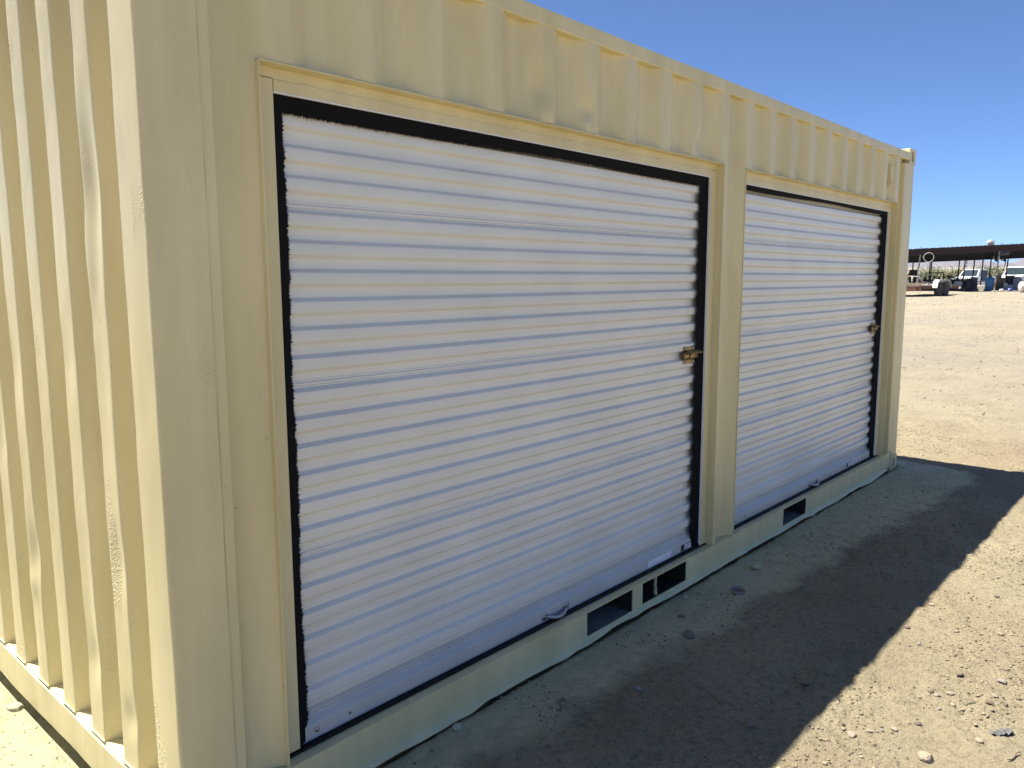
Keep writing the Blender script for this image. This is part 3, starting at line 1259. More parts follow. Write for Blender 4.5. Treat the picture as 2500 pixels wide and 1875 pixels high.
    la.box(lx - .018, lx + .030, .053, .0562, lz - .009, lz + .006, 0)
    for sx_, sz_ in ((.020, .034), (.095, .034), (.022, -.032), (.095, -.032)):
        la.lathe([(.0065, 0), (.0065, -.002), (.004, -.004), (0.0001, -.0045)], (lx + sx_, .0685, lz + sz_), 'y', 12, 2)
    la.build('latch', [BRASS, BRASSD, GALV], D, bevel=.001, seg=1)

    # ---- lift handle on the bottom bar
    hx, hz = (1.547, .1735) if first else (4.335, .1735)
    h = MB()
    for ex in (0, .145):
        h.lathe([(.0005, .0585), (.010, .0582), (.017, .0595), (.018, .0622)], (hx + ex, 0, hz + (.001 if ex else 0)), 'y', 16)
        h.lathe([(.0005, .0545), (.005, .055), (.0055, .0585)], (hx + ex, 0, hz), 'y', 10)
    path = [(hx + .010, .060, hz - .002), (hx + .022, .048, hz - .006), (hx + .045, .038, hz - .011), (hx + .0725, .034, hz - .013),
            (hx + .10, .038, hz - .011), (hx + .123, .048, hz - .006), (hx + .135, .060, hz - .002)]
    h.tube(path, [.0085, .0075, .007, .0072, .007, .0075, .0085], 12)
    h.build('lift_handle', GALV, D, smooth=True)
    # ---- small things on the bar
    sx = x0 + .135
    sc_ = MB()
    sc_.lathe([(.0005, .0575), (.006, .058), (.0085, .0605), (.009, .0623)], (sx, 0, .1765), 'y', 16)
    sc_.build('screw', GALV, D, smooth=True)
    sc_ = MB()
    sc_.lathe([(.0005, .0585), (.0045, .059), (.005, .0622)], (x1 - .082, 0, .196), 'y', 10)
    sc_.build('screw', GALV, D, smooth=True)
    hl = MB()
    hl.box(x0 + .255, x0 + .262, .0618, .0628, .172, .181)
    hl.build('bolt_hole', LBLK, D)
    hl = MB()
    hl.lathe([(.003, .0617), (.003, .0628)], (x1 - .236, 0, .177), 'y', 8)
    hl.build('bolt_hole', LBLK, D)
    # printed stickers
    st = MB()
    if first:
        st.box(2.646, 2.750, .0616, .0630, .1535, .1885, 0)
        st.box(2.679, 2.747, .0612, .06155, .1565, .1855, 1)
        for k, (a_, c_) in enumerate(((.68, .74), (.68, .735), (.68, .742), (.68, .715), (.68, .728))):
            zt = .1822 - k * .0052
            st.box(2 + a_ + .003, 2 + c_, .0609, .06115, zt - .0010, zt + .0008, 0)
        st.box(2.332, 2.548, .0614, .0630, .1545, .1885, 1)
    else:
        st.box(5.046, 5.140, .0616, .0630, .1570, .1895, 0)
        st.box(5.076, 5.136, .0612, .06155, .1605, .1865, 1)
        for k in range(3):
            st.box(5.082, 5.128, .0609, .06115, .1690 + .005 * k, .1700 + .005 * k, 0)
        # remains of a peeled label
        for k in range(16):
            a_ = 5.165 + k * .015
            st.box(a_, a_ + random.uniform(.006, .014), .0614, .0630, .166 + random.uniform(-.004, .004), .184 + random.uniform(-.006, .004), 1 if random.random() < .75 else 2)
    st.build('sticker', [LBLK, LWHT, mat('sticker_glue', (.42, .42, .45), .7)], D)
    return D


roll_door(*D1, True)
roll_door(*D2, False)

# ================================================================= STONES
def rock_mesh(name, seed, flat=.7, m=None, sub=2):
    import bmesh
    bm = bmesh.new()
    bmesh.ops.create_icosphere(bm, subdivisions=sub, radius=1)
    rr = np.random.default_rng(seed)
    sx, sy = rr.uniform(.75, 1.25, 2)
    planes = []
    for k in range(9):
        n = Vector(rr.normal(size=3)).normalized()
        planes.append((n, rr.uniform(.62, .95)))
    for v in bm.verts:
        p = v.co.copy()
        for n, d in planes:
            q = p.dot(n)
            if q > d:
                p -= n * (q - d) * .85
        p *= 1 + .05 * rr.normal()
        v.co = Vector((p.x * sx, p.y * sy, p.z * flat))
    me = bpy.data.meshes.new(name)
    bm.to_mesh(me)
    bm.free()
    me.materials.append(m)
    return me


STONE_T = mat('tan_stone', (.40, .335, .25), .9, var=.2, vscale=3, bump=.5, bscale=8, bdist=.05, spec=.2)
STONE_D = mat('brown_stone', (.25, .20, .15), .88, var=.25, vscale=3, bump=.5, bscale=8, bdist=.05, spec=.25)
STONE_G = mat('grey_stone', (.33, .31, .27), .88, var=.2, vscale=3, bump=.5, bscale=8, bdist=.05, spec=.25)
STONE_P = mat('painted_stone', (.50, .47, .32), .75, var=.15, vscale=3, bump=.4, bscale=8, bdist=.05, spec=.3)
RM = {'t': [rock_mesh('stone', 200 + k, .65, STONE_T) for k in range(4)], 'd': [rock_mesh('stone', 300 + k, .6, STONE_D) for k in range(3)],
      'g': [rock_mesh('stone', 400 + k, .62, STONE_G) for k in range(3)], 'p': [rock_mesh('stone', 500 + k, .8, STONE_P) for k in range(2)]}


def stone(x, y, r, kind, label, group=None, k=0):
    me = RM[kind][k % len(RM[kind])]
    o = link('stone', me)
    z = float(ground_z(x, y))
    o.location = (x, y, z + r * .28)
    r *= .86
    o.scale = (r, r * random.uniform(.75, 1.05), r * random.uniform(.8, 1.1))
    o.rotation_euler = (random.uniform(-.2, .2), random.uniform(-.2, .2), random.uniform(0, 6.28))
    tag(o, label, 'stone', group)
    return o


stone(3.077, -.150, .033, 'p', 'pale paint-dusted stone standing at the edge of the overspray below the post between the doors', k=0)
stone(2.12, -.285, .036, 'd', 'largest brown stone in the shade in front of the fork pockets', k=0)
stone(2.268, -.164, .022, 'd', 'dark pointed stone on the overspray before the middle fork pocket', k=1)
stone(2.468, -.07, .017, 'p', 'small paint-dusted chip close to the container rail by the middle fork pocket', k=1)
stone(1.577, -.376, .018, 'g', 'small grey stone in the shade at the bottom edge of the picture', k=1)
stone(2.037, -.833, .027, 'd', 'rounded dark stone in the shade nearest the shadow edge at the bottom', k=2)
stone(1.622, -.799, .022, 'd', 'flat dark stone in the shade at the bottom edge of the picture', k=1)
stone(1.85, -1.305, .030, 't', 'largest tan stone in the sun at the bottom edge of the picture', k=0)
stone(.943, -.045, .022, 'p', 'paint-dusted clod against the rail under the near end of the first door', k=0)
stone(-.035, 1.30, .030, 'p', 'cream dusted clod wedged under the end wall rail', k=1)
for k, (x, y, r, kd) in enumerate([(2.316, -1.203, .019, 'd'), (2.52, -1.256, .020, 'd'), (2.602, -1.385, .021, 'g'), (2.34, -1.264, .018, 't'), (2.359, -1.388, .019, 'd'),
                                   (2.34, -1.333, .017, 'd'), (2.43, -1.393, .018, 't'), (2.048, -1.229, .016, 'd'), (2.065, -1.416, .017, 't'), (1.821, -1.08, .018, 't'),
                                   (2.25, -1.18, .011, 't'), (2.29, -1.23, .013, 'g'), (2.27, -1.29, .014, 't'), (2.2, -1.26, .010, 'g'), (2.95, -1.15, .013, 't'), (2.7, -1.06, .012, 'g'),
                                   (3.05, -1.30, .014, 't'), (1.95, -1.18, .012, 't'), (1.88, -1.12, .013, 't'), (1.91, -1.15, .011, 'g'), (3.5, -1.2, .014, 'd'), (3.8, -1.15, .013, 't')]):
    stone(x, y, r, kd, 'small stone lying on the sunlit dirt outside the shadow', 'small stones on the sunlit dirt', k)
for k, (x, y, r, kd) in enumerate([(2.84, -.976, .016, 'd'), (3.205, -.985, .015, 't'), (2.78, -.93, .016, 'd'), (2.70, -.90, .020, 'd'), (2.66, -.91, .017, 'd')]):
    stone(x, y, r, kd, 'small stone lying along the edge of the container shadow', 'stones along the shadow edge', k)


def gravel():
    """loose grit and pebbles, uncountable"""
    tmpl = []
    for k in range(6):
        rr = np.random.default_rng(900 + k)
        t = (1 + 5 ** .5) / 2
        V = np.array([(-1, t, 0), (1, t, 0), (-1, -t, 0), (1, -t, 0), (0, -1, t), (0, 1, t), (0, -1, -t), (0, 1, -t), (t, 0, -1), (t, 0, 1), (-t, 0, -1), (-t, 0, 1)]) / 1.902
        V = V * rr.uniform(.7, 1.25, (12, 1)) * np.array([1, rr.uniform(.6, 1), rr.uniform(.5, .75)])
        tmpl.append(V)
    F = np.array([(0, 11, 5), (0, 5, 1), (0, 1, 7), (0, 7, 10), (0, 10, 11), (1, 5, 9), (5, 11, 4), (11, 10, 2), (10, 7, 6), (7, 1, 8),
                  (3, 9, 4), (3, 4, 2), (3, 2, 6), (3, 6, 8), (3, 8, 9), (4, 9, 5), (2, 4, 11), (6, 2, 10), (8, 6, 7), (9, 8, 1)])
    rg = np.random.default_rng(5)
    pts = []
    for (x0, x1, y0, y1, n, a, b) in [(.4, 4.5, -1.9, .0, 40000, .0015, .0075), (4.5, 9.0, -2.2, .6, 18000, .0022, .009), (.4, 8, -2.0, -.9, 1500, .005, .012),
                                       (-1.0, -.02, .3, 2.2, 4000, .0018, .006), (9, 30, -3, 6, 9000, .006, .02), (30, 56, 0, 14, 1800, .015, .04)]:
        x = rg.uniform(x0, x1, n)
        y = rg.uniform(y0, y1, n)
        keep = (vnoise(x / .5 + 3, y / .5, 21) + .5 * vnoise(x / .17, y / .17, 22) + rg.uniform(-.45, .6, n)) > .05
        keep &= dist_rect(x, y) > .02
        x, y = x[keep], y[keep]
        r = a + (b - a) * rg.uniform(0, 1, len(x)) ** 4.5
        pts.append(np.stack([x, y, r], -1))
    # fine crumbs of turned soil along the edge of the overspray
    n = 14000
    x = rg.uniform(.5, 6.2, n)
    y = rg.uniform(-.95, -.06, n)
    kp = (vnoise(x / .32 + 7, y / .2, 25) + .6 * vnoise(x / .1, y / .1, 26) + rg.uniform(-.3, .3, n)) > .32
    x, y = x[kp], y[kp]
    n_cl = len(x)
    pts.append(np.stack([x, y, .0012 + .0055 * rg.uniform(0, 1, n_cl) ** 5], -1))
    pts = np.concatenate(pts)
    z = ground_z(pts[:, 0], pts[:, 1])
    n = len(pts)
    V = np.zeros((n, 12, 3), np.float32)
    ang = rg.uniform(0, 6.28, n)
    ti = rg.integers(0, 6, n)
    for k in range(6):
        mk = ti == k
        c, s_ = np.cos(ang[mk])[:, None], np.sin(ang[mk])[:, None]
        t = tmpl[k]
        rr = pts[mk, 2][:, None]
        V[mk, :, 0] = (t[:, 0] * c - t[:, 1] * s_) * rr + pts[mk, 0][:, None]
        V[mk, :, 1] = (t[:, 0] * s_ + t[:, 1] * c) * rr + pts[mk, 1][:, None]
        V[mk, :, 2] = t[:, 2] * rr + (z[mk] + pts[mk, 2] * .3)[:, None]
    FF = (F[None] + (np.arange(n) * 12)[:, None, None]).reshape(-1, 3).astype(np.int32)
    me = bpy.data.meshes.new('gravel')
    me.vertices.add(n * 12)
    me.vertices.foreach_set('co', V.reshape(-1))
    me.loops.add(FF.size)
    me.loops.foreach_set('vertex_index', FF.reshape(-1))
    me.polygons.add(len(FF))
    me.polygons.foreach_set('loop_start', np.arange(0, FF.size, 3, dtype=np.int32))
    me.update(calc_edges=True)
    M = mat('gravel_grit', (.31, .255, .178), .9, var=.42, vscale=23, spec=.2)
    me.materials.append(GROUND.data.materials[0])
    me.materials.append(M)
    own = (rg.uniform(0, 1, n) < .4) & (dist_rect(pts[:, 0], pts[:, 1]) > .65)
    mi_ = own.astype(np.int32)
    mi_[-n_cl:] = 2
    me.materials.append(mat('soil_crumb', (.23, .19, .135), .95, var=.4, vscale=15, spec=.1))
    me.polygons.foreach_set('material_index', np.repeat(mi_, 20))
    o = bpy.data.objects.new('gravel', me)
    COL.objects.link(o)
    tag(o, 'loose tan and brown grit and pebbles strewn over the dirt yard', 'gravel', kind='stuff')


gravel()

# small litter on the dirt
mb = MB()
gx, gy = 2.715, -.225
gz = float(ground_z(gx, gy))
mb.lathe([(.030, 0), (.036, .004), (.037, .013), (.034, .015), (.0325, .012), (.031, .006), (.0300, 0)], (0, 0, 0), 'z', 26)
o = mb.build('plastic_ring', mat('grey_plastic', (.30, .26, .21), .6, var=.2, vscale=60), smooth=True, loc=(gx, gy, gz + .002), rot=(.18, -.1, 0))
tag(o, 'small dusty plastic cap ring lying on the dirt below the post between the doors', 'ring')
mb = MB()
gx, gy = 2.177, -1.462
P = np.zeros((14, 4, 3))
for i, t in enumerate(np.linspace(-.042, .042, 14)):
    for j, w in enumerate(np.linspace(-.016, .016, 4)):
        P[i, j] = (t, w * (1 - (t / .07) ** 2) + .01 * math.sin(t * 40), .004 * math.sin(i * 1.9) + .003 * math.cos(j * 2 + i) + .006)
mb.grid(P)
o = mb.build('crumpled_scrap', mat('grey_scrap', (.11, .11, .11), .75, var=.5, vscale=60), fix=False, solid=.0012, loc=(gx, gy, float(ground_z(gx, gy)) + .004), rot=(0, 0, -.9))
tag(o, 'crumpled grey strip of litter on the sunlit dirt at the right edge', 'litter')


def twig(x, y, ln, rz, r, label, bend=.1):
    b = MB()
    path = [(t * ln, bend * ln * math.sin(t * 5), r + .002 * math.sin(t * 9)) for t in np.linspace(-.5, .5, 7)]
    b.tube(path, [r * .6, r, r, r * .9, r, r * .8, r * .4], 6)
    o_ = b.build('twig', mat('dry_twig', (.24, .18, .12), .9, var=.3, vscale=40), smooth=True, loc=(x, y, float(ground_z(x, y)) + .004), rot=(0, 0, rz))
    tag(o_, label, 'twig')


twig(2.45, -.861, .13, -.78, .0022, 'thin straight twig lying in the shade near the shadow edge', .02)
twig(4.03, -.834, .22, -.25, .006, 'curved dark twig lying in the shade farthest from the camera', .12)
twig(1.72, -.62, .10, .9, .0022, 'short thin twig in the shade at the bottom of the picture', .06)
twig(1.30, -.22, .09, .2, .004, 'stubby brown twig on the dirt in front of the first door handle', .15)
twig(2.05, -1.52, .09, -.4, .003, 'short brown twig in the sun at the bottom right corner', .08)

# ================================================================= THE YARD ACROSS THE DIRT LOT
YO, YPHI = Vector((57.94, 10.66, 0)), R(-77.943)     # yard frame: x to the right, y away from the lot
_c, _s = math.cos(YPHI), math.sin(YPHI)


def yw(a, b, h=None):
    x, y = YO.x + a * _c - b * _s, YO.y + a * _s + b * _c
    return Vector((x, y, (float(zbase(x)) - .012 if h is None else .67 + h)))


def yard(name, a, b, h=None, rz=0):
    return empty(name, yw(a, b, h), YPHI + rz)


RUST = mat('rusty_steel', (.14, .062, .035), .8, var=.45, vscale=7, bump=.3, bscale=40)
REDB = mat('dark_red_beam', (.030, .013, .011), .75, var=.3, vscale=5)
DKM = mat('dark_oily_steel', (.035, .033, .032), .65, var=.4, vscale=8)
GREYP = mat('grey_plastic_bin', (.24, .25, .28), .55, var=.2, vscale=9)
LGREY = mat('light_grey_metal', (.42, .43, .45), .5, var=.15, vscale=9)
POSTW = mat('flaking_white_post', (.56, .50, .43), .8, var=.3, vscale=14, stain=(9, .50, .58, (.13, .07, .045)))
TYRE = mat('dusty_tyre', (.055, .050, .045), .85, var=.35, vscale=12, bump=.4, bscale=60)
CARW = mat('white_car_paint', (.80, .81, .82), .25, coat=.5)
GLASS = mat('dark_car_glass', (.03, .045, .05), .06, spec=.8)
CHROME = mat('chrome', (.6, .6, .6), .2, metal=1)
PLW = mat('white_plastic', (.72, .71, .68), .5, var=.08, vscale=10)
ROOFM = mat('rusted_roof_sheet', (.10, .06, .05), .6, var=.3, vscale=3)

# ---- pole shed
SH = yard('pole_shed', 0, 0)
tag(SH, 'open pole shed with low dark metal roof across the dirt yard', 'shed')
a0, a1, bd = -9.5, 9.0, 12.0


def rz_front(a):
    return 2.93 + .033 * a


def rz_back(a):
    return rz_front(a) - .50


mb = MB()
aa = np.arange(a0, a1, .0625)
P = np.zeros((len(aa), 2, 3))
P[:, 0] = np.stack([aa, aa * 0 - .25, rz_front(aa) + .014 * np.sign(np.sin(aa * 2 * math.pi / .25))], -1)
P[:, 1] = np.stack([aa, aa * 0 + bd, rz_back(aa) + .014 * np.sign(np.sin(aa * 2 * math.pi / .25))], -1)
mb.grid(P)
mb.build('roof_sheet', ROOFM, SH, fix=False, solid=.004)


def sbeam(name, b_, h0, h1, m_, w=.06, fn=rz_front, drop=0.):
    k = MB()
    k.hexa([(a0, b_ - w, fn(a0) - h1), (a1, b_ - w, fn(a1) - h1), (a1, b_ + w, fn(a1) - h1), (a0, b_ + w, fn(a0) - h1),
            (a0, b_ - w, fn(a0) - h0), (a1, b_ - w, fn(a1) - h0), (a1, b_ + w, fn(a1) - h0), (a0, b_ + w, fn(a0) - h0)])
    return k.build(name, m_, SH)


sbeam('fascia', -.20, .022, .20, REDB, .02)
sbeam('front_beam', .0, .10, .42, REDB, .05)
for q in (2.0, 4.0, 6.0, 8.0, 10.0):
    sbeam('purlin', q, .03 + .5 * q / bd, .16 + .5 * q / bd, DKM, .04)
sbeam('rear_beam', 11.8, .02, .20, DKM, .06, rz_back)
for q in (-7.9, -2.93, 1.6, 6.2):
    k = MB()
    k.hexa([(q - .05, .06, rz_front(q) - .25), (q + .05, .06, rz_front(q) - .25), (q + .05, 11.7, rz_back(q) - .22), (q - .05, 11.7, rz_back(q) - .22),
            (q - .05, .06, rz_front(q) - .05), (q + .05, .06, rz_front(q) - .05), (q + .05, 11.7, rz_back(q) - .04), (q - .05, 11.7, rz_back(q) - .04)])
    k.build('rafter', DKM, SH)
for at_, ab in ((-2.86, -2.99), (1.69, 1.53), (6.1, 6.0), (-7.6, -7.7)):
    k = MB()
    k.tube([(ab, 0, -.2), ((at_ + ab) / 2, 0, 1.2), (at_, 0, rz_front(at_) - .40)], .052, 10)
    k.build('post', POSTW, SH, smooth=True)
for at_, ab in ((-3.85, -3.9), (-2.64, -2.69), (-2.53, -2.57), (-.62, -.7), (-.24, -.32), (.39, .30), (.96, .88), (1.49, 1.40), (2.59, 2.47)):
    k = MB()
    k.tube([(ab, 11.0, -.3), (at_, 11.0, rz_back(at_) - .10)], .045, 8)
    k.build('post', DKM, SH, smooth=True)  # shade under the roof is put into the rear posts' dark colour
# turbine ventilator on the roof
k = MB()
k.lathe([(.13, -.22), (.14, -.02), (.16, 0)], (0, 0, 0), 'z', 20)
vt = k.build('roof_ventilator', LGREY, SH, smooth=True, loc=(1.2, 2.6, rz_front(1.2) - .11 + .2))
n_ = 15
for q in range(n_):
    k = MB()
    a = 2 * math.pi * q / n_
    for j in range(6):
        t0, t1 = j / 6, (j + 1) / 6

        def rr_(t):
            return .12 + .125 * math.sin(math.pi * (.08 + .84 * t))

        def pt(t, da):
            r_ = rr_(t) - (0.02 if da > 0 else 0)
            return (r_ * math.cos(a + da), r_ * math.sin(a + da), .32 * t)
        k.quad(pt(t0, 0), pt(t0, .24), pt(t1, .24), pt(t1, 0))
    k.build('vane', PLW, vt, fix=False, solid=.003)
k = MB()
k.lathe([(.09, .0), (.13, .05), (.15, .16), (.13, .27), (.09, .32)], (0, 0, 0), 'z', 18)
k.build('vane_gap_shade', DKM, vt, smooth=True)  # dark core added so the gaps between vanes look shaded
k = MB()
k.lathe([(.135, .30), (.14, .325), (.08, .345), (.001, .352)], (0, 0, 0), 'z', 20)
k.build('ventilator_cap', PLW, vt, smooth=True)
for a_, h_ in ((-2.87, .12), (1.75, .12)):
    k = MB()
    k.tube([(a_, 0, rz_front(a_)), (a_, 0, rz_front(a_) + h_)], .018, 6)
    k.build('roof_bolt', DKM, SH)

# ---- things hanging under the shed roof
o = MB()
o.tube([(.30 * math.cos(t), .02 * math.sin(3 * t), .305 * math.sin(t)) for t in np.linspace(0, 2 * math.pi, 41)[:-1]], .019, 8, closed=True)
h = o.build('wire_hoop', mat('pale_hose', (.50, .49, .46), .6), smooth=True, loc=yw(-2.33, -.42, 2.22), rot=(0, 0, YPHI))
tag(h, 'pale round hoop hanging from the front beam of the shed', 'hoop')
k = MB()
k.tube([(0, 0, .52), (0, 0, 0)], .008, 6)
for zz_ in (.40, .27, .05):
    k.lathe([(.001, -.055), (.032, -.035), (.036, 0), (.03, .035), (.001, .055)], (0, 0, zz_), 'z', 10)
h = k.build('hanging_chain', DKM, smooth=True, loc=yw(-.12, 6.1, 1.66), rot=(0, 0, YPHI))
tag(h, 'dark chain with hook blocks dangling from the middle of the shed roof', 'chain')
k = MB()
for q in range(4):
    k.tube([(.06 + q * .02, .02 * q, .62), (.0 + q * .025, .02 * q, .35), (.02 + q * .03, .02 * q, .05), (.09 + q * .02, .02 * q, .0), (.13 + q * .015, .02 * q, .08), (.13, .02 * q, .45), (.10, .02 * q, .62)], .016, 6)
h = k.build('hanging_hose', RUBBER, smooth=True, loc=yw(1.44, -.05, 1.90), rot=(0, 0, YPHI))
tag(h, 'looped black hoses hanging just left of the leaning shed post', 'hose')
k = MB()
for q, (dx_, ln) in enumerate(((.0, .62), (.05, .70), (.11, .55), (.16, .72), (.22, .75), (.26, .62))):
    k.tube([(dx_, .03 * (q % 2), .78), (dx_ + .02, .03 * (q % 2), .78 - ln * .5), (dx_ + .01, .03 * (q % 2), .78 - ln), (dx_ + .05, .03 * (q % 2), .78 - ln - .02), (dx_ + .06, .03 * (q % 2), .74 - ln * .4), (dx_ + .03, .0, .78)], .026, 6)
h = k.build('hanging_straps', RUBBER, smooth=True, loc=yw(1.76, -.02, 1.87), rot=(0, 0, YPHI))
tag(h, 'thick bundle of black belts and straps hanging right of the leaning shed post', 'straps')
k = MB()
k.tube([(.10, 0, .85), (.11, 0, .55), (.07, 0, .25), (.0, 0, 0)], .022, 8)
h = k.build('hanging_cable', RUBBER, smooth=True, loc=yw(1.96, .05, 1.36), rot=(0, 0, YPHI))
tag(h, 'long black hose trailing down in front of the right-hand white pickup', 'hose')
for q in range(5):
    k = MB()
    k.tube([(0, 0, .26), (.03, 0, .16), (.03, 0, .05), (.0, 0, 0), (-.04, 0, .03)], .010, 6)
    h = k.build('wall_hook', mat('pale_hook', (.42, .40, .38), .5, metal=.4), smooth=True, loc=yw(1.80 + .095 * q, -.08, 2.30), rot=(0, 0, YPHI))
    tag(h, 'pale bent hook in the row on the beam right of the leaning post', 'hook', 'hooks on the shed beam')


# ---- wheels
def tyre_mesh(rad, w):
    b = MB()
    prof = [(rad * .62, -w * .40), (rad * .80, -w * .5), (rad * .95, -w * .46), (rad, -w * .34), (rad, w * .34), (rad * .95, w * .46), (rad * .80, w * .5), (rad * .62, w * .40), (rad * .60, 0), (rad * .62, -w * .40)]
    b.lathe(prof, (0, 0, 0), 'x', 28)
    n = len(b.f)
    b.f = b.f[:n - 2]
    b.mi = b.mi[:n - 2]
    # tread blocks
    for q in range(24):
        a = 2 * math.pi * q / 24
        for sx_ in (-1, 1):
            u = Vector((0, math.cos(a), math.sin(a)))
            t = Vector((0, -math.sin(a), math.cos(a)))
            c = u * (rad * 1.004) + Vector((sx_ * w * .18, 0, 0))
            hx_, ht_, hu = Vector((w * .15, 0, 0)), t * (rad * .09), u * (rad * .018)
            b.hexa([c - hx_ - ht_ - hu, c + hx_ - ht_ - hu, c + hx_ + ht_ - hu, c - hx_ + ht_ - hu, c - hx_ - ht_ + hu, c + hx_ - ht_ + hu, c + hx_ + ht_ + hu, c - hx_ + ht_ + hu])
    return b.mesh('tyre', TYRE, smooth=False)


def rim_mesh(rad, w, m_):
    b = MB()
    b.lathe([(.001, w * .30), (rad * .16, w * .32), (rad * .18, w * .22), (rad * .42, w * .20), (rad * .56, w * .34), (rad * .62, w * .40), (rad * .63, -w * .40), (.001, -w * .36)], (0, 0, 0), 'x', 20)
    for q in range(5):
        a = 2 * math.pi * q / 5
        b.lathe([(.02, w * .2), (.02, w * .27), (.001, w * .28)], (0, .25 * rad * math.cos(a), .25 * rad * math.sin(a)), 'x', 6)
    return b.mesh('rim', m_, smooth=True)


_wc = {}


def wheel(parent, loc, rad, w, side=1, m_=None, key='t'):
    if key not in _wc:
        _wc[key] = (tyre_mesh(rad, w), rim_mesh(rad, w, m_))
    t = link('wheel', _wc[key][0], parent, loc=loc, rot=(0, 0, 0 if side > 0 else math.pi))
    link('rim', _wc[key][1], t)
    return t


# ---- tandem axle trailer: its end faces the lot, right-hand wheels showing
TR = yard('utility_trailer', -2.35, -9.6, rz=R(-19))
tag(TR, 'rusty tandem axle utility trailer with pale fenders parked before the shed', 'trailer')
TR.location.z -= .02
hw = .98
mb = MB()
mb.box(-hw, hw, -2.2, -2.12, .42, .60)
for sx_ in (-1, 1):
    mb.box(sx_ * hw - .04, sx_ * hw + .04, -2.12, 3.0, .42, .58)
for q in (-1.2, -.2, .8, 1.8, 2.92):
    mb.box(-hw + .05, hw - .05, q, q + .07, .44, .54)
mb.build('chassis', RUST, TR)
for q in range(9):
    w = 2 * (hw - .05) / 9
    mb = MB()
    mb.box(-hw + .05 + q * w + .006, -hw + .05 + (q + 1) * w - .006, -2.11, 2.95, .585, .625)
    mb.build('deck_plank', mat('grey_deck_wood', (.25, .21, .17), .85, var=.3, vscale=6), TR)
mb = MB()
mb.box(-hw - .02, hw + .02, -2.26, -2.20, .33, .56)
mb.build('end_beam', RUST, TR, bevel=.01)
mb = MB()
mb.box(-hw - .02, hw + .02, -2.27, -2.19, .562, .76)
mb.build('end_board', mat('rusty_pale_plate', (.30, .23, .18), .8, var=.3, vscale=5, stain=(4, .45, .6, (.13, .065, .04))), TR, bevel=.008)
mb = MB()
for sx_ in (-.85, .80):
    mb.box(sx_ - .06, sx_ + .06, -2.30, -2.262, .42, .52)
mb.build('tail_lamp', mat('tail_lamp_red', (.10, .02, .015), .4), TR)
mb = MB()
mb.tube([(-hw, -2.15, 1.12), (.46, -2.15, 1.12)], .030, 8)
mb.tube([(.46, -2.15, 1.14), (.46, -2.15, .60)], .045, 8)
mb.tube([(-.9, -2.15, 1.10), (-.9, -2.15, .60)], .028, 8)
mb.build('end_rail', POSTW, TR, smooth=True)
mb = MB()
mb.tube([(.48, -2.1, 1.12), (.74, -2.0, 1.09), (.82, -1.9, .98), (.84, -1.75, .82), (.90, -1.5, .74), (.95, -.9, .73)], .026, 8)
mb.build('bent_rail', LGREY, TR, smooth=True)
for sx_ in (-1, 1):
    x0_, x1_ = sx_ * (hw + .05), sx_ * (hw + .33)
    xa, xb_ = min(x0_, x1_), max(x0_, x1_)
    mb = MB()
    prof = [(-.92, .48), (-.80, .80), (-.62, .93), (.82, .93), (1.0, .80), (1.12, .48), (1.08, .48), (.97, .78), (.80, .89), (-.60, .89), (-.765, .78), (-.88, .48)]
    mb.prism(prof, 'x', xa, xb_)
    mb.box(xa, xa + .01, -.78, .98, .60, .90) if sx_ > 0 else mb.box(xb_ - .01, xb_, -.78, .98, .60, .90)
    mb.build('fender', mat('fender_plate', (.50, .50, .49), .45, metal=.3, var=.2, vscale=6, stain=(6, .62, .7, (.2, .1, .06))), TR)
    for q in (-.34, .52):
        wheel(TR, (sx_ * (hw + .19), q, .385), .385, .24, sx_, DKM, 'trailer')
for q in (-.34, .52):
    mb = MB()
    mb.tube([(-hw - .1, q, .385), (hw + .1, q, .385)], .045, 8)
    mb.build('axle', DKM, TR, smooth=True)
mb = MB()
for sx_ in (-1, 1):
    mb.tube([(sx_ * .8, 3.0, .5), (0, 4.3, .5)], .05, 8)
mb.tube([(0, 4.2, .55), (0, 4.2, .02)], .035, 8)
mb.build('tongue', RUST, TR, smooth=True)


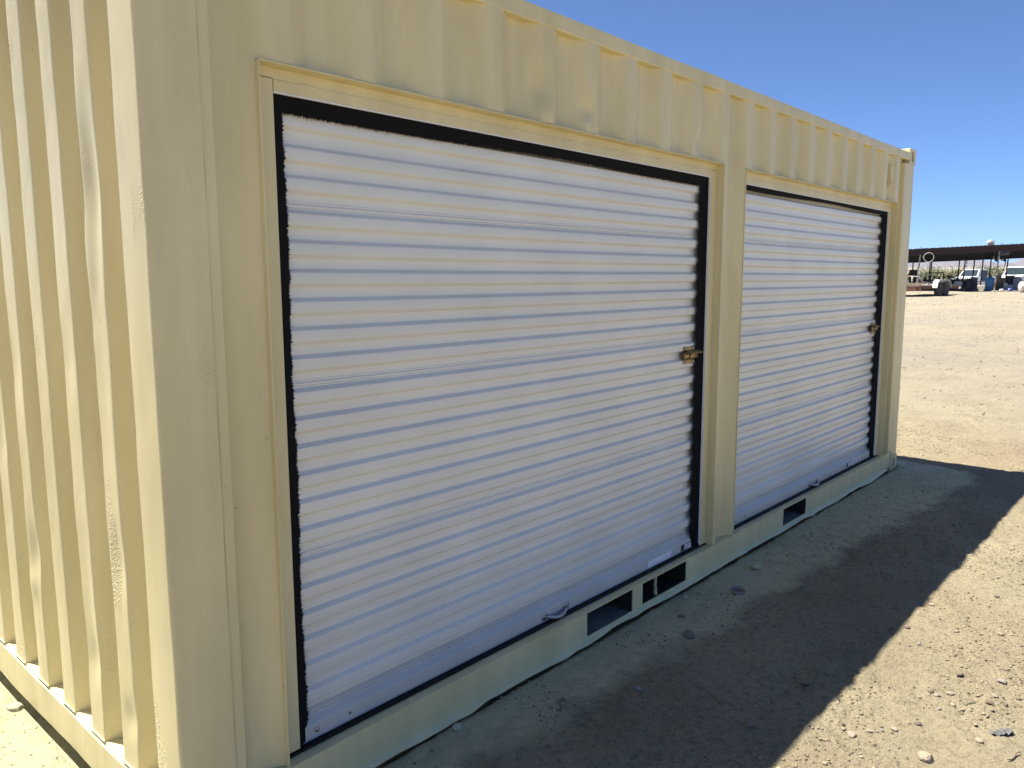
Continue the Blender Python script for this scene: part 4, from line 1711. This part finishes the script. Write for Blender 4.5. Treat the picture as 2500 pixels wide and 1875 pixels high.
# ---- white pickups beyond the shed
def pickup(name, a, b, rz, label, s=1.0, h=0.):
    T = yard(name, a, b, rz=rz)
    T.location.z += h
    T.scale = (s, s, s)
    tag(T, label, 'pickup')
    # nose towards -y
    W = .97
    mb = MB()      # lower body, lofted along its length: (y, half width, bottom, belt)
    secs = [(-2.70, .80, .48, .80), (-2.62, .90, .42, .98), (-2.2, .95, .40, 1.05), (-1.25, W, .38, 1.13), (-.2, W, .38, 1.14), (1.0, W, .38, 1.14), (2.55, .96, .42, 1.14), (2.65, .94, .50, 1.12)]
    P = np.zeros((len(secs), 9, 3))
    for i, (y, w, z0, z1) in enumerate(secs):
        ring = [(-w * .92, z0), (-w, z0 + .12), (-w, z1 - .14), (-w * .93, z1), (0, z1 + (.04 if y < -1.0 else 0)), (w * .93, z1), (w, z1 - .14), (w, z0 + .12), (w * .92, z0)]
        for j, (x, z) in enumerate(ring):
            P[i, j] = (x, y, z)
    mb.grid(P)
    mb.poly([tuple(P[0, j]) for j in range(9)])
    mb.poly([tuple(P[-1, j]) for j in range(9)])
    mb.build('body', CARW, T, bevel=.02)
    mb = MB()      # cab roof and pillars
    zr, zb_ = 1.84, 1.12
    lo = [(-.86, -1.28), (.86, -1.28), (.88, .80), (-.88, .80)]
    hi = [(-.70, -.52), (.70, -.52), (.72, .66), (-.72, .66)]
    mb.hexa([(x, y, zb_) for x, y in lo] + [(x, y, zr) for x, y in hi])
    mb.build('cab', CARW, T, bevel=.05, seg=3)

    def pane(nm, pts, m_=GLASS):
        k_ = MB()
        k_.poly(pts)
        k_.build(nm, m_, T, fix=False, solid=.012)

    def on(f, u, v):
        # bilinear point on a cab side
        (p0, p1, p2, p3) = f
        return Vector(p0) * (1 - u) * (1 - v) + Vector(p1) * u * (1 - v) + Vector(p2) * u * v + Vector(p3) * (1 - u) * v

    def face(i, j):
        return [(*lo[i], zb_), (*lo[j], zb_), (*hi[j], zr), (*hi[i], zr)]

    def inset(f, u0, u1, v0, v1, off):
        n = (Vector(f[1]) - Vector(f[0])).cross(Vector(f[3]) - Vector(f[0])).normalized()
        return [on(f, *q) + n * off for q in ((u0, v0), (u1, v0), (u1, v1), (u0, v1))]
    pane('windshield', inset(face(0, 1), .06, .94, .08, .88, .012))
    pane('rear_window', inset(face(2, 3), .1, .9, .2, .85, .012))
    for (i, j, fl) in ((1, 2, 0), (3, 0, 1)):
        f = face(i, j)
        u = (.24, .58, .62, .92) if not fl else (.42, .76, .08, .38)
        pane('side_window', inset(f, u[0], u[1], .12, .84, .012))
        pane('side_window', inset(f, u[2], u[3], .12, .84, .012))
    mb = MB()
    mb.box(-.62, .62, -2.72, -2.64, .66, .92)
    mb.build('grille', DKM, T, bevel=.01)
    for sx_ in (-1, 1):
        mb = MB()
        mb.box(sx_ * .76 - .12, sx_ * .76 + .12, -2.70, -2.60, .72, .90)
        mb.build('headlight', mat('headlight_glass', (.6, .6, .6), .1), T, bevel=.02)
        mb = MB()
        mb.hexa([(sx_ * 1.0, -1.02, 1.12), (sx_ * 1.22, -1.0, 1.12), (sx_ * 1.22, -.92, 1.12), (sx_ * 1.0, -.94, 1.12), (sx_ * 1.02, -1.02, 1.33), (sx_ * 1.22, -1.0, 1.33), (sx_ * 1.22, -.92, 1.33), (sx_ * 1.02, -.94, 1.33)])
        mb.build('wing_mirror', DKM, T, bevel=.02)
        for q in (-1.78, 1.62):
            wheel(T, (sx_ * .86, q, .38), .38, .25, sx_, CHROME, 'pickup')
    mb = MB()
    mb.box(-.93, .93, -2.80, -2.66, .44, .64)
    mb.build('bumper', CHROME, T, bevel=.03)
    mb = MB()
    mb.box(-.80, .80, .95, 2.55, 1.10, 1.16)
    mb.build('bed_cover', DKM, T)
    return T


pickup('pickup_truck', .50, 21.0, R(-24), 'white pickup parked beyond the middle of the shed, seen between its thin rear posts', .94, -.12)
pickup('pickup_truck', 3.55, 14.6, R(-20), 'nearer white pickup behind the right-hand end of the shed', .97, -.05)

# ---- clutter under the shed roof
def thing(name, a, b, label, cat, h=None, rz=0):
    e = yard(name, a, b, h, rz)
    tag(e, label, cat)
    return e


def part(e, name, b_, m_, smooth=False, bevel=0):
    return b_.build(name, m_, e, smooth=smooth, bevel=bevel)


# white bucket with a wire bail
E_ = thing('bucket', .83, -.35, 'white plastic bucket standing in the sun left of the leaning shed post', 'bucket', rz=.2)
k = MB()
k.lathe([(.155, .0), (.185, .37), (.20, .375), (.20, .405), (.185, .405), (.175, .37), (.147, .012), (.001, .012)], (0, 0, 0), 'z', 24)
part(E_, 'pail', k, PLW, True)
k = MB()
k.tube([(.20 * math.cos(t), .03, .39 + .25 * math.sin(t)) for t in np.linspace(0, math.pi, 13)], .007, 6)
part(E_, 'bail', k, DKM, True)
# poly drum on its side
E_ = thing('poly_drum', 3.22, -2.0, 'dirty white plastic drum lying in the sun at the right edge', 'drum', rz=.25)
k = MB()
k.lathe([(.001, -.42), (.25, -.42), (.315, -.37), (.33, -.30), (.33, -.02), (.338, 0), (.33, .02), (.33, .30), (.315, .37), (.25, .42), (.001, .42)], (0, 0, .33), 'x', 28)
part(E_, 'barrel', k, mat('stained_white_poly', (.72, .68, .60), .5, var=.1, vscale=4, stain=(5, .55, .66, (.36, .25, .15))), True)
k = MB()
k.lathe([(.03, -.44), (.03, -.42)], (0, .16, .33), 'x', 10)
part(E_, 'bung', k, PLW)
# blue tank
E_ = thing('blue_tank', 1.32, 1.2, 'faded blue domed plastic tank beside the leaning shed post', 'tank')
k = MB()
k.lathe([(.20, .0), (.27, .06), (.28, .42), (.285, .45), (.28, .48), (.275, .72), (.22, .86), (.10, .93), (.001, .95)], (0, 0, 0), 'z', 28)
part(E_, 'tank_shell', k, mat('faded_blue_poly', (.06, .19, .34), .5, var=.15, vscale=5), True)
k = MB()
k.lathe([(.07, .92), (.075, .99), (.001, .995)], (0, 0, 0), 'z', 16)
part(E_, 'lid', k, DKM, True)
# tractor tyre standing up
E_ = thing('tractor_tyre', .07, 2.0, 'big lugged tractor tyre standing under the middle of the shed', 'tyre', rz=R(35))
k = MB()
rad, w = .40, .30
k.lathe([(rad * .50, -w * .38), (rad * .72, -w * .5), (rad * .94, -w * .46), (rad, -w * .3), (rad, w * .3), (rad * .94, w * .46), (rad * .72, w * .5), (rad * .50, w * .38)], (0, 0, rad), 'x', 30)
part(E_, 'casing', k, TYRE, True)
k = MB()
for q in range(18):
    for sx_ in (-1, 1):
        a = 2 * math.pi * (q + (.5 if sx_ > 0 else 0)) / 18
        u, t = Vector((0, math.cos(a), math.sin(a))), Vector((0, -math.sin(a), math.cos(a)))
        c = Vector((sx_ * w * .22, 0, rad)) + u * (rad * 1.02)
        hx_, ht_, hu = Vector((w * .21, 0, 0)) + t * (sx_ * .025), t * .016, u * .022
        k.hexa([c - hx_ - ht_ - hu, c + hx_ - ht_ - hu, c + hx_ + ht_ - hu, c - hx_ + ht_ - hu, c - hx_ - ht_ + hu, c + hx_ - ht_ + hu, c + hx_ + ht_ + hu, c - hx_ + ht_ + hu])
tl = part(E_, 'lugs', k, TYRE)
tl['kind'] = 'stuff'
k = MB()
k.lathe([(.001, .02), (.08, .04), (.19, .0), (.205, .1), (.205, -.1), (.001, -.05)], (0, 0, rad), 'x', 20)
part(E_, 'rim', k, RUST, True)
# white chest
E_ = thing('white_tank_box', -.52, 2.0, 'off-white plastic tank on a frame left of the tractor tyre', 'tank', rz=.05)
k = MB()
k.box(-.24, .24, -.2, .2, .28, .64)
part(E_, 'tank_body', k, mat('offwhite_poly', (.42, .42, .40), .5, var=.12, vscale=6), False, .05)
k = MB()
for x_ in (-.22, .20):
    for y_ in (-.18, .16):
        k.box(x_, x_ + .03, y_, y_ + .03, -.05, .279)
part(E_, 'stand', k, DKM)
k = MB()
k.lathe([(.05, .64), (.055, .70), (.001, .705)], (.08, 0, 0), 'z', 14)
part(E_, 'cap', k, DKM, True)
# grey open-topped bin
E_ = thing('grey_bin', .40, 3.0, 'tall dark grey round bin right of the tractor tyre', 'bin')
k = MB()
k.lathe([(.17, -.02), (.215, .86), (.235, .87), (.235, .93), (.21, .93), (.19, .86), (.15, .02), (.001, .02)], (0, 0, 0), 'z', 24)
part(E_, 'bin_shell', k, GREYP, True)
k = MB()
for sx_ in (-1, 1):
    k.box(sx_ * .235 - .02, sx_ * .235 + .02, -.06, .06, .72, .76)
part(E_, 'handles', k, GREYP)
# stack of two boxes on a bench
E_ = thing('work_bench', 1.0, 3.6, 'low steel bench carrying two grey boxes behind the bucket', 'bench')
k = MB()
k.box(-.45, .45, -.3, .3, .58, .63)
part(E_, 'bench_top', k, DKM)
for x_ in (-.42, .38):
    for y_ in (-.27, .23):
        k = MB()
        k.box(x_, x_ + .04, y_, y_ + .04, -.05, .58)
        part(E_, 'leg', k, DKM)
E_ = thing('parts_box', .99, 3.5, 'pale grey box, lower of the two stacked behind the bucket', 'box', h=.645)
k = MB()
k.box(-.15, .15, -.14, .14, .0, .31)
part(E_, 'case', k, LGREY, False, .012)
k = MB()
k.box(-.155, .155, -.145, .145, .311, .335)
part(E_, 'lid', k, LGREY, False, .006)
E_ = thing('parts_box', .99, 3.5, 'dark grey box on top of the stack behind the bucket', 'box', h=.985)
k = MB()
k.box(-.175, .175, -.15, .15, .0, .30)
part(E_, 'case', k, GREYP, False, .012)
k = MB()
k.box(-.18, .18, -.155, .155, .301, .325)
part(E_, 'lid', k, GREYP, False, .006)
# plywood boards leaning
for q, (a_, w_, h_, lb) in enumerate(((1.80, .34, 1.06, 'tall brown board leaning behind the leaning shed post'), (2.02, .22, .86, 'narrower brown board leaning right of the leaning shed post'))):
    k = MB()
    k.box(-w_ / 2, w_ / 2, -.012, .012, 0, h_)
    o = k.build('board', mat('weathered_board', (.20, .135, .085), .85, var=.3, vscale=5), loc=yw(a_, 1.6 + .12 * q, .02), rot=(R(-12), 0, YPHI))
    tag(o, lb, 'board')
# crates and bins on the right
for nm, a_, b_, sx_, sy_, sz_, m_, lb in (
        ('crate', 2.48, 3.0, .52, .4, .98, DKM, 'large dark crate in the shade before the right-hand pickup'),
        ('crate', 2.88, 2.1, .46, .4, .80, GREYP, 'grey bin in the shade near the white drum'),
        ('crate', 2.21, 1.1, .18, .18, .50, LGREY, 'narrow pale grey canister among the clutter right of the post'),
        ('crate', 2.46, 1.0, .31, .25, .39, GREYP, 'low blue-grey crate among the clutter right of the post'),
        ('crate', -3.5, 6.0, .56, .5, 1.45, DKM, 'tall dark cabinet at the left end under the shed'),
        ('crate', -1.0, 4.5, .7, .5, .70, DKM, 'dark machine chest behind the trailer fender')):
    E_ = thing(nm, a_, b_, lb, 'crate', rz=random.uniform(-.15, .15))
    k = MB()
    t_ = .02
    k.box(-sx_ / 2, sx_ / 2, -sy_ / 2, -sy_ / 2 + t_, -.03, sz_)
    k.box(-sx_ / 2, sx_ / 2, sy_ / 2 - t_, sy_ / 2, -.03, sz_)
    k.box(-sx_ / 2, -sx_ / 2 + t_, -sy_ / 2 + t_, sy_ / 2 - t_, -.03, sz_)
    k.box(sx_ / 2 - t_, sx_ / 2, -sy_ / 2 + t_, sy_ / 2 - t_, -.03, sz_)
    part(E_, 'case', k, m_)
    k = MB()
    k.box(-sx_ / 2 - .01, sx_ / 2 + .01, -sy_ / 2 - .01, sy_ / 2 + .01, sz_ + .001, sz_ + .03)
    part(E_, 'lid', k, m_, False, .006)
    for zf in (.25, .75):
        k = MB()
        k.box(-sx_ / 2 - .008, sx_ / 2 + .008, -sy_ / 2 - .012, -sy_ / 2 - .001, sz_ * zf - .02, sz_ * zf + .02)
        part(E_, 'band', k, m_)
# engine-like lump of machinery with manifold
E_ = thing('engine_block', 1.92, .9, 'black pump engine with white can on the ground right of the post', 'engine')
k = MB()
k.box(-.10, .10, -.12, .12, .06, .34)
part(E_, 'block', k, DKM, False, .02)
k = MB()
k.lathe([(.09, .34), (.10, .36), (.10, .46), (.05, .50), (.001, .50)], (0, 0, 0), 'z', 16)
part(E_, 'air_cleaner', k, DKM, True)
k = MB()
k.box(-.16, .16, -.15, -.11, -.02, .06)
k.box(-.16, .16, .11, .15, -.02, .06)
part(E_, 'skid', k, RUST)
# jugs and spools on the shed floor
E_ = thing('white_jug', 1.96, -.25, 'small white jug lying on the ground right of the leaning post', 'jug', rz=.3)
k = MB()
k.lathe([(.001, -.13), (.065, -.13), (.075, -.11), (.075, .04), (.04, .09), (.025, .10), (.025, .13), (.001, .13)], (0, 0, .075), 'x', 16)
part(E_, 'jug_body', k, PLW, True)
k = MB()
k.tube([(-.02, 0, .15), (.0, 0, .19), (.06, 0, .18), (.08, 0, .125)], .012, 6)
part(E_, 'handle', k, PLW, True)
E_ = thing('blue_spool', 2.42, -.2, 'blue cable spool lying on the ground before the crates', 'spool', rz=.5)
k = MB()
k.lathe([(.001, -.08), (.11, -.08), (.11, -.06), (.05, -.055), (.05, .055), (.11, .06), (.11, .08), (.001, .08)], (0, 0, .11), 'y', 20)
part(E_, 'reel', k, mat('blue_plastic', (.05, .10, .36), .5), True)
k = MB()
k.lathe([(.052, -.05), (.085, -.05), (.085, .05), (.052, .05)], (0, 0, .11), 'y', 18)
part(E_, 'wound_cable', k, PLW, True)
for q in range(2):
    k = MB()
    k.tube([(-.55, 0, .02), (.55, .1, .03)], .022, 8)
    o = k.build('pipe', LGREY, smooth=True, loc=yw(1.95 + q * .45, -.05 - .12 * q, .0), rot=(0, 0, YPHI + .1 * q))
    tag(o, ('shorter pale pipe on the ground at the foot of the leaning post', 'pale pipe on the ground before the low crate')[q], 'pipe')

# ---- farm implement behind the trailer: tool bar with shanks and discs
E_ = thing('farm_implement', -1.95, 4.2, 'dark tool bar implement with discs standing behind the trailer', 'implement')
k = MB()
k.tube([(-.66, 0, .70), (-.66, 0, 1.18), (-.60, 0, 1.24), (.40, 0, 1.26), (.46, 0, 1.20), (.46, 0, .75)], .028, 8)
part(E_, 'arched_frame', k, DKM, True)
k = MB()
k.box(-.95, .95, -.06, .06, .62, .76)
part(E_, 'tool_bar', k, DKM, False, .01)
k = MB()
k.box(-.85, .85, .5, .62, .45, .60)
part(E_, 'rear_bar', k, RUST, False, .01)
for q in range(6):
    x_ = -.75 + .3 * q
    k = MB()
    k.tube([(x_, 0, .70), (x_ + .02, -.12, .85 + .06 * (q % 2)), (x_ + .03, -.25, .78), (x_ + .02, -.32, .45), (x_, -.2, .06)], .032, 7)
    part(E_, 'shank', k, DKM if q % 2 else RUST, True)
    k = MB()
    k.lathe([(.001, -.03), (.06, -.025), (.20, .02), (.205, .03), (.06, -.01), (.001, -.012)], (x_ + .08, .3, .24), 'x', 20)
    part(E_, 'disc', k, DKM, True)
    k = MB()
    k.lathe([(.001, -.09), (.07, -.07), (.085, 0), (.07, .07), (.001, .09)], (x_ + .03, .05, .86 + .05 * (q % 3)), 'z', 12)
    part(E_, 'coil_housing', k, DKM, True)
k = MB()
k.tube([(.55, .1, .9), (.75, .05, 1.02), (.95, .02, .98), (1.05, .0, .86), (1.3, .0, .84)], .035, 8)
part(E_, 'hitch_arm', k, DKM, True)
for x_ in (-.8, .75):
    k = MB()
    k.lathe([(.001, -.06), (.20, -.06), (.22, -.03), (.22, .03), (.20, .06), (.001, .06)], (x_, .55, .20), 'x', 18)
    part(E_, 'gauge_wheel', k, TYRE, True)

# second implement, lower tangle between fender and tractor tyre
E_ = thing('harrow_frame', -.55, 5.2, 'low dark harrow frame heaped under the shed left of the pickup', 'implement')
k = MB()
for q in range(5):
    k.tube([(-.7, q * .25, .62 + .05 * (q % 2)), (.9, q * .25 + .1, .66 - .04 * (q % 2))], .03, 7)
part(E_, 'rails', k, DKM, True)
for q in range(7):
    k = MB()
    x_ = -.6 + q * .22
    k.tube([(x_, .1, .72), (x_ + .05, .1, .90 + .06 * math.sin(q * 2)), (x_ + .15, .12, .86), (x_ + .16, .2, .3), (x_ + .12, .2, -.02)], .035, 7)
    part(E_, 'tine', k, DKM, True)

# ---- desert shrubs beyond the shed
LEAF = mat('creosote_leaf', (.115, .125, .050), .8, var=.35, vscale=4)
LEAF2 = mat('mesquite_leaf', (.085, .105, .045), .8, var=.35, vscale=4)
STEM = mat('grey_brown_stem', (.14, .11, .08), .9)


def shrub(a, b, hgt, wid, m_, label, group, seed):
    rr = random.Random(seed)
    e = yard('desert_shrub', a, b)
    tag(e, label, 'shrub', group)
    st = MB()
    cr = MB()
    for q in range(9):
        an, ln = rr.uniform(0, 6.28), rr.uniform(.6, 1.0)
        tip = Vector((math.cos(an) * wid * .45 * rr.uniform(.2, 1), math.sin(an) * wid * .45 * rr.uniform(.2, 1), hgt * ln * .85))
        st.tube([(0, 0, -.1), tip * .5 + Vector((0, 0, .1)), tip], [.05, .03, .012], 5)
        for j in range(70):
            t = rr.uniform(.25, 1.1)
            c = tip * t + Vector((rr.gauss(0, .16 * wid), rr.gauss(0, .16 * wid), rr.gauss(0, .11 * hgt)))
            if c.z < .05:
                c.z = rr.uniform(.05, .3)
            d1 = Vector((rr.gauss(0, 1), rr.gauss(0, 1), rr.gauss(0, 1))).normalized() * rr.uniform(.05, .13)
            d2 = d1.orthogonal().normalized() * rr.uniform(.04, .09)
            cr.quad(c - d1, c - d2, c + d1, c + d2)
    st.build('stem', STEM, e, smooth=True)
    cr.build('crown', m_, e, fix=False)


SHR = [(-9.5, 52, 1.7, 3.4), (-6.6, 60, 1.7, 3.6), (-3.6, 62, 2.35, 3.0), (-4.9, 48, 1.5, 2.8), (-1.9, 66, 1.8, 3.4), (-1.3, 54, 2.0, 2.6), (.6, 64, 1.9, 3.2), (1.8, 58, 2.2, 2.6), (2.9, 66, 2.3, 3.4),
       (4.3, 60, 1.9, 3.2), (6.2, 64, 2.0, 3.6), (8.5, 58, 1.8, 3.2), (-8.2, 70, 2.0, 3.6), (-.2, 76, 2.2, 3.8), (3.6, 78, 2.2, 3.6), (-5.8, 80, 2.2, 4.0), (-2.8, 84, 2.3, 4.0), (1.5, 88, 2.4, 4.2)]
for q, (a, b, hg, wd) in enumerate(SHR):
    shrub(a * 1.0, b, hg, wd, LEAF if q % 3 else LEAF2, 'olive green desert shrub growing on the plain beyond the shed', 'desert shrubs beyond the shed', 700 + q)

# ---- air: thin desert haze out to the mountains
hz = MB()
hz.box(-6400, 8200, -6400, 6400, -2.0, 150.0)
ho = hz.build('haze', PLW)
ho.data.materials.clear()
HM = bpy.data.materials.new('desert_haze')
HM.use_nodes = True
for n in list(HM.node_tree.nodes):
    if n.type == 'BSDF_PRINCIPLED':
        HM.node_tree.nodes.remove(n)
pv = HM.node_tree.nodes.new('ShaderNodeVolumePrincipled')
pv.inputs['Color'].default_value = (.55, .74, 1.0, 1)
pv.inputs['Density'].default_value = 0.00012
pv.inputs['Anisotropy'].default_value = 0.2
HM.node_tree.links.new(pv.outputs[0], HM.node_tree.nodes['Material Output'].inputs['Volume'])
ho.data.materials.append(HM)
tag(ho, 'thin pale haze over the desert plain', 'haze', kind='stuff')
